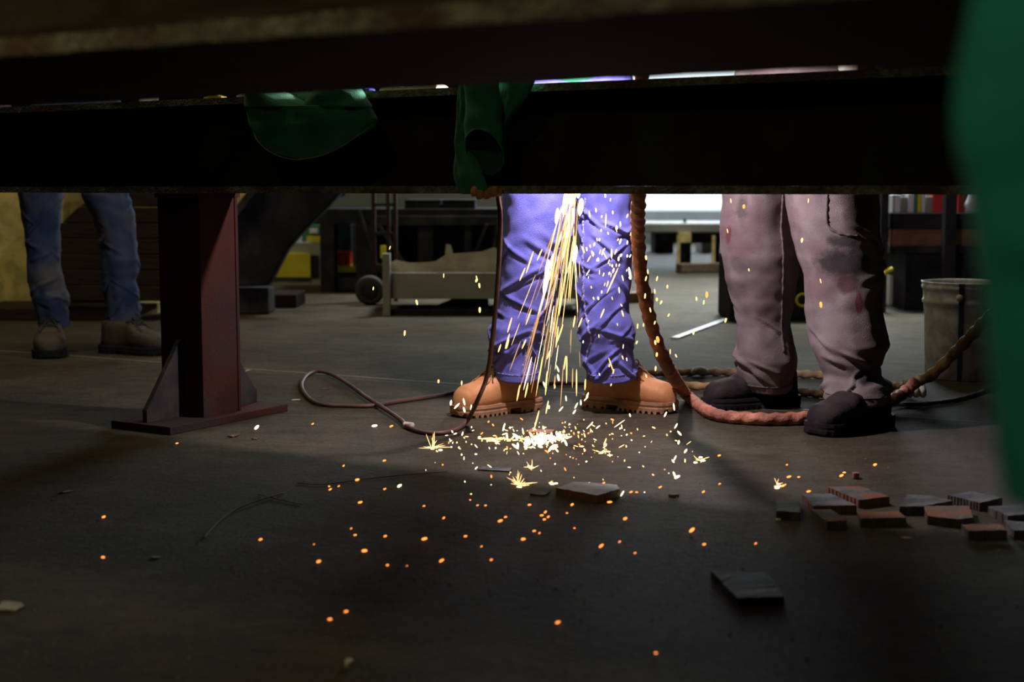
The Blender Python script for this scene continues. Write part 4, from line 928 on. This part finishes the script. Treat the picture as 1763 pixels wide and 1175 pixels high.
items = [(1537, 1551, 342, 'white', 'white packet standing leftmost on the shelf right of the trousers'), (1552, 1563, 346, 'grey_paint', 'grey packet between the leftmost white and the next white packets'), (1564, 1574, 340, 'white', 'thin white packet left of the green one on the shelf'), (1575, 1580, 333, 'green_paint', 'narrow green packet on the shelf, left of the yellow one'), (1581, 1587, 333, 'yellow', 'narrow yellow packet on the shelf, between green and white'), (1588, 1594, 333, 'white', 'narrow white packet right of the yellow one on the shelf'), (1596, 1605, 345, 'grey_paint', 'grey packet left of the red container on the shelf'), (1606, 1624, 336, 'red', 'red container on the shelf, left of the black post'), (1651, 1662, 334, 'red', 'red container on the shelf, right of the black post')]
for x0, x1, y, m, lb in items:
    z = P(1600, 367, 7.62).z; a = P(x0, y, 7.66); b = P(x1, y, 7.66); bm = bmesh.new(); w = b.x-a.x
    box(bm, 0, w, 0, .12, 0, a.z-z+.02); box(bm, w*.2, w*.8, .03, .09, a.z-z+.02, a.z-z+.035); o = link('packet', bm, M[m], bevel=.003); o.location = (a.x, 7.66, z+.001); tag(o, lb, 'packet', 'packets on the shelf above the bucket')
ZB = P(1600, 367, 7.6).z+.001; bm = bmesh.new(); pz = P(1676, 350, 7.68); rings = []
for i in range(12):
    f = i/11; r = .012+.045*math.sin(f*2.2)*f; rings.append([Vector((pz.x+r*math.cos(a)+.006*noise.noise(Vector((math.cos(a)*2, f*5, 1))), 7.68+r*math.sin(a)*.7, ZB+.16*(1-f))) for a in [k*math.pi/10 for k in range(20)]])
loft(bm, rings); tag(recenter(link('plastic_bag', bm, M['white'], smooth=True), Vector((pz.x, 7.68, ZB))), 'crumpled white plastic bag standing on the shelf beside the green coat', 'bag')
bm = bmesh.new(); a = G(1530, 541); box(bm, 0, .09, 0, .3, 0, .17); o = link('pale_crate', bm, M['white'], bevel=.006); o.location = (P(1531, 500, 7.9).x, 7.9, 0); tag(o, 'pale blue-white box on the floor between the black post and the dark bench', 'box')
bm = bmesh.new(); c = P(1527, 468, 7.45); tube(bm, [c+Vector((-.02, 0, -.02)), c, c+Vector((.03, 0, .015))], .012, 8, .01); tag(recenter(link('yellow_valve', bm, M['yellow'], smooth=True), c), 'small yellow valve handle on the black post beside the stained trousers', 'valve')

# ------------------------------------------------------------------ debris on the floor
def flat_shape(name, px, py, r, m, label, cat, seed=0, spiky=.3, z=.002, asp=.6, group=None):
    rnd = random.Random(seed); c = G(px, py); bm = bmesh.new(); n = 14; pts = []
    for k in range(n):
        a = 2*math.pi*k/n; q = r*(1-spiky*rnd.random()); pts.append(Vector((q*math.cos(a), q*asp*math.sin(a), rnd.uniform(0, r*.12))))
    prism(bm, pts, Vector((0, 0, 0)), Vector((0, 0, z))); o = link(name, bm, M[m]); o.location = c; o.rotation_euler = (0, 0, rnd.uniform(0, 3))
    return tag(o, label, cat, group)
flat_shape('dry_leaf', 402, 752, .028, 'leaf', 'dry brown leaf on the floor in front of the trestle base plate', 'leaf', 1, .6)
flat_shape('dry_leaf', 440, 757, .016, 'leaf', 'small dry leaf crumb right of the bigger brown leaf', 'leaf', 2, .6)
flat_shape('pale_scrap', 20, 1047, .032, 'scrap', 'pale flat scrap at the lower left edge of the floor', 'scrap', 3, .3, asp=.7)
flat_shape('pale_scrap', 601, 1146, .012, 'scrap', 'small pale stone chip at the bottom of the picture, left of the middle', 'stone chip', 4, .3, z=.006)
flat_shape('pale_scrap', 113, 849, .020, 'scrap', 'thin pale scrap on the dark floor below the left end of the base plate', 'scrap', 5, .5, asp=.3)
flat_shape('pale_scrap', 510, 690, .018, 'scrap', 'pale scrap between the base plate corner and the cable loop', 'scrap', 6, .4, asp=.4)
flat_shape('dark_flake', 560, 671, .022, 'leaf', 'dark flake inside the cable loop', 'flake', 7, .5, asp=.25)
flat_shape('dark_flake', 555, 684, .016, 'leaf', 'second small dark flake inside the cable loop, nearer the camera', 'flake', 8, .5, asp=.25)
flat_shape('pale_scrap', 425, 640, .025, 'scrap', 'pale flat scrap behind the right gusset of the trestle', 'scrap', 9, .4, asp=.5)
flat_shape('dark_flake', 1160, 857, .016, 'leaf', 'dark curled flake right of the middle cut plate', 'flake', 10, .5, z=.006, asp=.4)
flat_shape('dark_flake', 1473, 824, .014, 'slag', 'round dark slag lump behind the pile of offcuts', 'slag', 11, .3, z=.012)
flat_shape('pale_scrap', 268, 962, .010, 'scrap', 'tiny grey scrap on the dark floor at left, right of the lone ember', 'scrap', 12, .3, asp=.5)
flat_shape('pale_scrap', 1340, 896, .012, 'scrap', 'tiny scrap in front of the leftmost offcut', 'scrap', 13, .4, asp=.5)
flat_shape('pale_scrap', 1562, 928, .012, 'scrap', 'small pale chip on the floor in front of the offcut pile', 'scrap', 14, .5, asp=.4)
bm = bmesh.new(); tube(bm, [G(350, 927, .003), G(375, 900, .004), G(405, 878, .005), G(440, 864, .006), G(475, 853, .005), G(490, 849, .003)], .0016, 6, .01); tube(bm, [G(443, 851, .003), G(480, 860, .003), G(520, 869, .002)], .0011, 6, .01)
tag(recenter(link('twig', bm, M['twig'], smooth=True), G(440, 864)), 'long thin curved wire-like twig on the dark floor left of the embers', 'twig')
bm = bmesh.new(); tube(bm, [G(512, 832, .002), G(560, 834, .003), G(640, 824, .003), G(700, 818, .003), G(770, 812, .002)], .0012, 6, .012)
tag(recenter(link('wire', bm, M['black_cable'], smooth=True), G(640, 824)), 'thin dark wire on the lit floor left of the sparks', 'wire')
bm = bmesh.new()
for _ in range(4200):
    px, py = random.uniform(-40, 1800), 640+random.random()**1.1*560; s = random.uniform(.0006, .0012+.0016*random.random()**3); c = G(px, py); a = random.uniform(0, 6.28)
    q = [Vector((s*math.cos(a+k*2.1), s*math.sin(a+k*2.1), 0)) for k in range(3)]; vs = [bm.verts.new(c+v) for v in q]; tp = bm.verts.new(c+Vector((0, 0, s*1.1)))
    for k in range(3): bm.faces.new((vs[k], vs[(k+1) % 3], tp))
    bm.faces.new(vs[::-1])
tag(link('floor_grit', bm, M['grit']), 'fine pale grit and chips scattered over the concrete floor', 'grit', kind='stuff')

# ------------------------------------------------------------------ sparks
def capsule_mesh(name, m):
    bm = bmesh.new(); n = 8; rings = []
    for z, r in ((-.5, .05), (-.46, .42), (-.36, .80), (-.18, 1), (.12, 1), (.32, .78), (.45, .40), (.5, .05)):
        rings.append([Vector((r*math.cos(2*math.pi*k/n), r*math.sin(2*math.pi*k/n), z)) for k in range(n)])
    loft(bm, rings); me = bpy.data.meshes.new(name); bm.to_mesh(me); bm.free(); me.materials.append(m)
    for p in me.polygons: p.use_smooth = True
    return me
CM = {k: capsule_mesh('spark_'+k, M['spark_'+k]) for k in ('hot', 'warm', 'orange', 'dim', 'red')}
KIND = {
 'stream': ('long glowing spark streak in the stream falling from the cut under the rail beam', 'sparks falling in the stream'),
 'jeans': ('small bright spark in front of the right leg of the blue jeans', 'sparks in front of the right jeans leg'),
 'impact': ('bright spark bursting where the stream hits the floor between the tan boots', 'sparks bursting at the impact point'),
 'scatter': ('small spark skipping over the lit floor around the impact point', 'sparks scattered over the lit floor'),
 'ember': ('glowing orange ember lying on the dark floor in front of the sparks', 'embers on the dark floor'),
 'side': ('small flying spark beside the workers against the dark background', 'stray sparks in the air'),
}
SPK = []
def spark(kind, p0, p1, r, m): SPK.append((kind, p0, p1, r, m))
rs = random.Random(42)
px2m = lambda d: d/F
# falling stream
def st(px, py, ang, ln, r, m, d=None):
    d = d or rs.uniform(3.58, 3.72); dx, dy = math.sin(ang)*ln, math.cos(ang)*ln
    spark('stream', P(px, py, d), P(px-dx, py+dy, d), r*px2m(d), m)
for i in range(120):
    a = rs.gauss(0.17, 0.10); a = max(-.08, min(.52, a)); t0 = rs.random()**1.5*330; x0 = 992+rs.gauss(-4, 7) - math.sin(a)*t0
    ln = rs.uniform(30, 150)*(1-.5*t0/330); y0 = 322+math.cos(a)*t0
    st(x0, y0, a, ln, rs.choice((.45, .6, .8, 1.1)), rs.choice(('hot', 'warm', 'warm', 'dim', 'dim')))
for px, py, ln, r in ((987, 338, 26, 6), (1001, 357, 22, 4.5), (985, 378, 30, 5), (979, 398, 20, 3.5), (991, 437, 22, 4.2), (944, 466, 30, 4), (940, 492, 26, 3.5), (952, 452, 24, 2.6), (960, 372, 22, 3), (975, 350, 40, 4), (997, 330, 16, 4)):
    st(px, py-ln/2, .12, ln, r, 'hot', 3.62)
for px, py, x2, y2 in ((904, 462, 895, 483), (933, 430, 925, 448), (918, 434, 906, 470), (905, 586, 899, 600), (877, 576, 870, 600), (876, 585, 872, 600), (862, 594, 858, 606), (942, 640, 939, 680), (944, 691, 940, 712), (895, 664, 890, 690), (909, 660, 904, 684), (928, 708, 919, 742), (947, 604, 942, 618), (961, 563, 957, 598), (974, 614, 971, 636), (1008, 654, 1007, 671), (1002, 548, 996, 563), (990, 545, 987, 563), (969, 560, 959, 590), (881, 548, 874, 572)):
    spark('stream', P(px, py, 3.68), P(x2, y2, 3.68), 1.3*px2m(3.68), 'warm')
# in front of the right leg
pts = [(1035,397),(1055,366),(1080,372),(1051,344),(1042,337),(1026,362),(1015,369),(1036,373),(1043,380),(1062,392),(1068,386),(1086,402),(1080,418),(1040,430),(1037,436),(1023,421),(1028,413),(1032,413),(1010,429),(1004,430),(1016,424),(1020,437),(1022,437),(1033,434),(1041,439),(1030,447),(1028,448),(1053,437),(1060,434),(1065,446),(1069,440),(1080,441),(1085,441),(1014,446),(1048,451),(1050,456),(1054,458),(1056,466),(1061,457),(1052,474),(1049,471),(1066,457),(1012,470),(1013,478),(1032,469),(1039,473),(1041,490),(1046,489),(1018,495),(1036,503),(1030,514),(1054,514),(1072,479),(1084,479),(1082,464),(1079,466),(1085,474),(1022,514),(1066,500),(1070,526),(1072,540),(1037,540),(1013,553),(1063,559),(1031,579),(1004,589),(1073,597),(1072,616),(1079,619),(1049,630),(1032,645),(1052,663),(1056,640),(1068,416),(1064,413),(1084,470),(1061,396),(1047,402)]
for x, y in pts:
    l = 2+rs.expovariate(.3); a = rs.gauss(.05, .3); d = rs.uniform(3.85, 3.92)
    spark('jeans', P(x-math.sin(a)*-l/2, y-l/2, d), P(x-math.sin(a)*l/2, y+l/2, d), rs.uniform(.8, 1.6)*px2m(d), 'hot' if rs.random() < .6 else 'warm')
spark('jeans', P(1064, 462, 3.86), P(1045, 505, 3.86), 1.3*px2m(3.8), 'warm'); spark('jeans', P(1083, 462, 3.86), P(1086, 480, 3.86), 2*px2m(3.8), 'hot'); spark('jeans', P(1048, 617, 3.86), P(1056, 640, 3.86), 1.0*px2m(3.8), 'warm')
# stray sparks
for x, y, r in ((643,497,1.2),(672,427,1),(697,574,1.8),(717,521,2),(821,483,2.2),(825,492,1.8),(826,534,2.2),(764,475,1),(1112,444,2),(1115,468,1.4),(1131,516,2),(1139,521,1.8),(1149,494,1.6),(1132,480,1.4),(1127,502,1.4),(1199,515,1.6),(1217,508,2.6),(1212,521,1.4),(1152,543,1.4),(1098,562,1.4),(1250,552,1.8),(1194,573,1.8),(1281,356,2.4),(1381,414,2.2),(1413,525,2.6),(1289,465,1.2),(1258,346,1.2),(1392,346,1),(1106,385,2),(1089,398,2.2),(1111,510,1.6),(1119,534,1.4),(1132,585,3),(1128,590,2),(1131,611,2),(1163,613,1.4),(1097,590,1.6),(1113,480,1.4),(1412,484,1),(820,478,1.2),(1128,556,1.4),(1252,398,1),(1108,560,1.2),(755,657,1.8),(795,660,1.4),(1112,648,1.4),(1129,635,1.6),(1154,606,1.2)):
    d = rs.uniform(3.4, 3.6) if x > 1090 else rs.uniform(3.6, 3.8); l = rs.uniform(2.5, 7); spark('side', P(x, y-l/2, d), P(x+rs.uniform(-2, 2), y+l/2, d), r*.9*px2m(d), 'orange' if r > 2.3 else 'warm')
# impact burst
def floorspark(kind, x, y, ang, ln, r, m, h=.004):
    d = G(x, y).y; h = max(h, r*px2m(d)); a = G(x, y, h); b = a+Vector((math.cos(ang)*ln*px2m(d), 0, math.sin(ang)*ln*px2m(d)))
    if b.z < h: b.z = h
    spark(kind, a, b, r*px2m(d), m)
for _ in range(105):
    x = 930+rs.gauss(0, 19); y = 757+rs.gauss(0, 8); floorspark('impact', x, y, rs.uniform(.1, 3.0), rs.uniform(3, 11), rs.uniform(1.2, 2.2), 'hot')
for x, y, n in ((893, 835, 22), (745, 772, 12), (915, 806, 7), (1036, 780, 6), (1203, 793, 4), (950, 833, 4), (1340, 836, 4)):
    for _ in range(n):
        a = rs.uniform(-.15, math.pi+.15); l = rs.uniform(6, 30)*(1 if n > 10 else .6); floorspark('impact', x+rs.uniform(-3, 3), y+rs.uniform(-2, 2), a, l, rs.uniform(.4, .7), 'warm', h=.006)
    for _ in range(4): floorspark('impact', x+rs.gauss(0, 5), y+rs.gauss(0, 2), 0, rs.uniform(2, 6), rs.uniform(1.2, 2.0), 'hot')
for _ in range(55):
    x = rs.choice((rs.uniform(775, 900), rs.uniform(960, 1080))); y = 757+rs.gauss(0, 12)-abs(x-930)*.02; floorspark('impact', x, y, rs.uniform(0, 3.14), 1+rs.expovariate(.3), rs.uniform(.6, 1.4), rs.choice(('hot', 'warm')), h=rs.uniform(.004, .03))
for _ in range(26): floorspark('impact', rs.uniform(830, 905), 757+rs.gauss(0, 2.5), rs.choice((0, 3.1)), rs.uniform(4, 12), rs.uniform(.8, 1.5), 'warm')
# scatter over the lit floor
for _ in range(170):
    x = 970+rs.gauss(0, 118); y = 722+abs(rs.gauss(0, 1))*62
    if y > 868 or x < 730 or x > 1245: continue
    l = rs.expovariate(.45); floorspark('scatter', x, y, rs.uniform(0, 3.1), l, rs.uniform(.6, 1.4), rs.choice(('warm', 'warm', 'orange', 'hot')), h=rs.uniform(.003, .05) if y < 780 else .004)
for x, y in ((800,697),(783,703),(776,697),(800,709),(811,707),(940,668),(955,668),(962,640),(975,690),(1006,690),(1000,697),(990,703),(987,712),(1010,684),(1161,706),(1144,717),(1162,737),(1172,749),(1168,764),(1179,779),(1160,796),(1163,822),(1085,717),(962,655),(1053,660),(1066,670),(840,660),(848,670),(963,708),(945,703)):
    floorspark('scatter', x, y, rs.uniform(.8, 2.3), rs.uniform(3, 10), rs.uniform(1.0, 1.7), 'hot', h=.05)
# embers
emb = [(440,738,3.4),(642,734,3),(672,735,2.2),(537,731,1.6),(660,794,2),(591,803,1.8),(613,827,2.8),(686,838,3),(566,838,1.6),(567,844,1.8),(582,838,1.4),(661,843,1.8),(618,866,2.4),(303,764,1.6),(177,891,2.4),(176,960,2.4),(447,930,2.2),(547,968,2.8),(625,949,3.2),(610,922,1.8),(604,911,1.4),(662,924,2),(666,974,1.8),(728,929,3),(758,967,2.6),(763,893,1.8),(800,924,2),(845,965,1.8),(828,942,1.2),(729,872,1.6),(821,871,1.4),(835,871,1.6),(859,898,2.6),(869,891,1.8),(899,929,2.8),(910,870,2),(931,888,2),(938,883,2.2),(943,891,2),(936,895,2),(918,915,1.8),(928,919,1.4),(984,870,2.4),(1047,865,2.4),(1075,894,3),(1033,942,2.6),(1066,934,1.6),(1092,953,1.4),(1189,915,3.6),(1211,938,2.4),(1300,937,1.6),(594,1054,2.2),(566,1067,2.4),(958,1073,2.4),(1128,1125,1.8),(1208,793,1.8),(1505,801,2.8),(1447,820,2.8),(1452,814,1.8),(1354,801,1.6),(1356,822,2.4),(1374,822,1.8),(1390,847,2.2),(1237,785,2.2),(1238,834,1.6),(1210,848,2),(1085,848,2),(1135,840,1.8),(1350,836,1.6),(1345,838,2.2),(1163,823,3.2),(988,910,1.2),(1038,833,2),(1095,848,1.6),(975,884,1.2),(540,938,1.0),(700,975,.9)]
for x, y, r in emb:
    a = rs.uniform(0, .8); floorspark('ember', x, y, a, rs.uniform(1, 2.2)*r, r*.72, 'orange' if r < 2.7 and y > 800 else 'hot' if r > 2.9 and y < 860 else 'orange')
# longest / thickest as things, the rest as one stuff object
def size(s): return ((s[1]-s[2]).length+2*s[3])*s[3]/(s[1].y**2)
SPK.sort(key=size, reverse=True)
stuff = [s for i, s in enumerate(SPK) if i >= 300]; keep = SPK[:300]
def spark_matrix(p0, p1, r):
    d = p1-p0; l = max(d.length, 1e-4); q = d.to_track_quat('Z', 'Y') if d.length > 1e-5 else Vector((1, 0, 0)).to_track_quat('Z', 'Y')
    return Matrix.Translation((p0+p1)/2) @ q.to_matrix().to_4x4() @ Matrix.Diagonal((r, r, l+2*r, 1))
def project(v):
    d = v-CAM; fw = Vector((0, CP, -SP)); up = Vector((0, SP, CP)); z = d.dot(fw); return 881.5+F*d.x/z, 587.5-F*d.dot(up)/z
def region(k, v):
    x, y = project(v)
    if k == 'stream':
        if y < 400: return 'bright streak in the dense top of the spark stream, just under the rail beam', 'sparks at the top of the stream'
        if y < 500: return 'thin streak in the spreading middle of the spark stream, between the denim knees', 'sparks in the middle of the stream'
        return 'separate falling streak in the lower spark stream, above the tan boots', 'sparks low in the stream'
    if k == 'impact':
        if abs(x-893) < 45 and abs(y-835) < 30: return 'spark of the small star-shaped burst nearest the camera, left of the middle cut plate', 'sparks of the near burst'
        if x < 800: return 'spark bursting on the floor in front of the left tan boot toe', 'sparks by the left boot toe'
        if 1300 < x: return 'spark flicking up beside the pile of steel offcuts', 'sparks by the offcuts'
        if x > 990: return 'spark bursting on the floor in front of the right tan boot', 'sparks in front of the right boot'
        if x < 885: return 'spark running along the floor just left of the brightest impact', 'sparks left of the impact'
        return 'white-hot spark in the brightest impact spot under the spark stream', 'sparks at the impact point'
    if k == 'jeans':
        return ('small bright spark in front of the right knee of the blue jeans', 'sparks before the right knee') if y < 520 else ('small bright spark in front of the right shin of the blue jeans', 'sparks before the right shin')
    if k == 'scatter':
        return ('small spark above the lit floor between or in front of the tan boots', 'sparks between the boots') if y < 770 else ('small spark on the lit floor in front of the bright impact', 'sparks in front of the impact')
    if k == 'side':
        if x < 860: return 'stray spark in the air left of the blue jeans', 'stray sparks left of the jeans'
        if x < 1235: return 'stray spark in the air around the hanging hose bundle', 'stray sparks around the hose'
        return 'stray spark in front of the stained grey-brown trousers', 'stray sparks before the stained trousers'
    if x < 320: return 'lone orange ember on the floor at the far left below the trestle', 'embers at the far left'
    if x < 560: return 'glowing ember on the floor between the base plate and the cable loop or below it', 'embers left of the sparks'
    if y > 1000: return 'lone ember on the darkest floor nearest the camera', 'embers nearest the camera'
    if x < 780: return 'orange ember on the dark floor in front and left of the sparks', 'embers front left'
    if x < 1000: return 'orange ember on the dark floor straight in front of the near burst', 'embers front centre'
    if x < 1320: return 'orange ember on the floor right of the middle cut plate', 'embers front right'
    return 'glowing ember on the floor beside the pile of steel offcuts', 'embers by the offcuts'
for k, p0, p1, r, m in keep:
    o = bpy.data.objects.new('spark' if k != 'ember' else 'ember', CM[m]); COL.objects.link(o); o.matrix_world = spark_matrix(p0, p1, r)
    lb, grp = region(k, (p0+p1)/2)
    tag(o, lb, 'spark' if k != 'ember' else 'ember', grp)
bm = bmesh.new(); order = list(CM)
for k, p0, p1, r, m in stuff:
    n0 = len(bm.faces); nv = len(bm.verts); bm.from_mesh(CM[m]); bm.verts.ensure_lookup_table(); bm.faces.ensure_lookup_table()
    bmesh.ops.transform(bm, matrix=spark_matrix(p0, p1, r), verts=bm.verts[nv:])
    for f in bm.faces[n0:]: f.material_index = order.index(m)
tag(link('spark_spray', bm, [M['spark_'+k] for k in order]), 'fine spray of the smallest sparks around the stream and over the floor', 'sparks', kind='stuff')
print('sparks', len(SPK))
for n, z, off in (('rail top', BZ+BH, -.068), ('rail bottom', BZ, -.068), ('plate far', PZ, af)):
    print(n, [(round(project(PC+U*t+NN*off+Vector((0, 0, z)))[0]), round(project(PC+U*t+NN*off+Vector((0, 0, z)))[1])) for t in (-.8, 0, 1, 2, 2.3)])
for o in bpy.data.objects:
    if 'label' in o.keys() and len(o['label'].split()) > 16: print('LONG', o.name, len(o['label'].split()), o['label'])
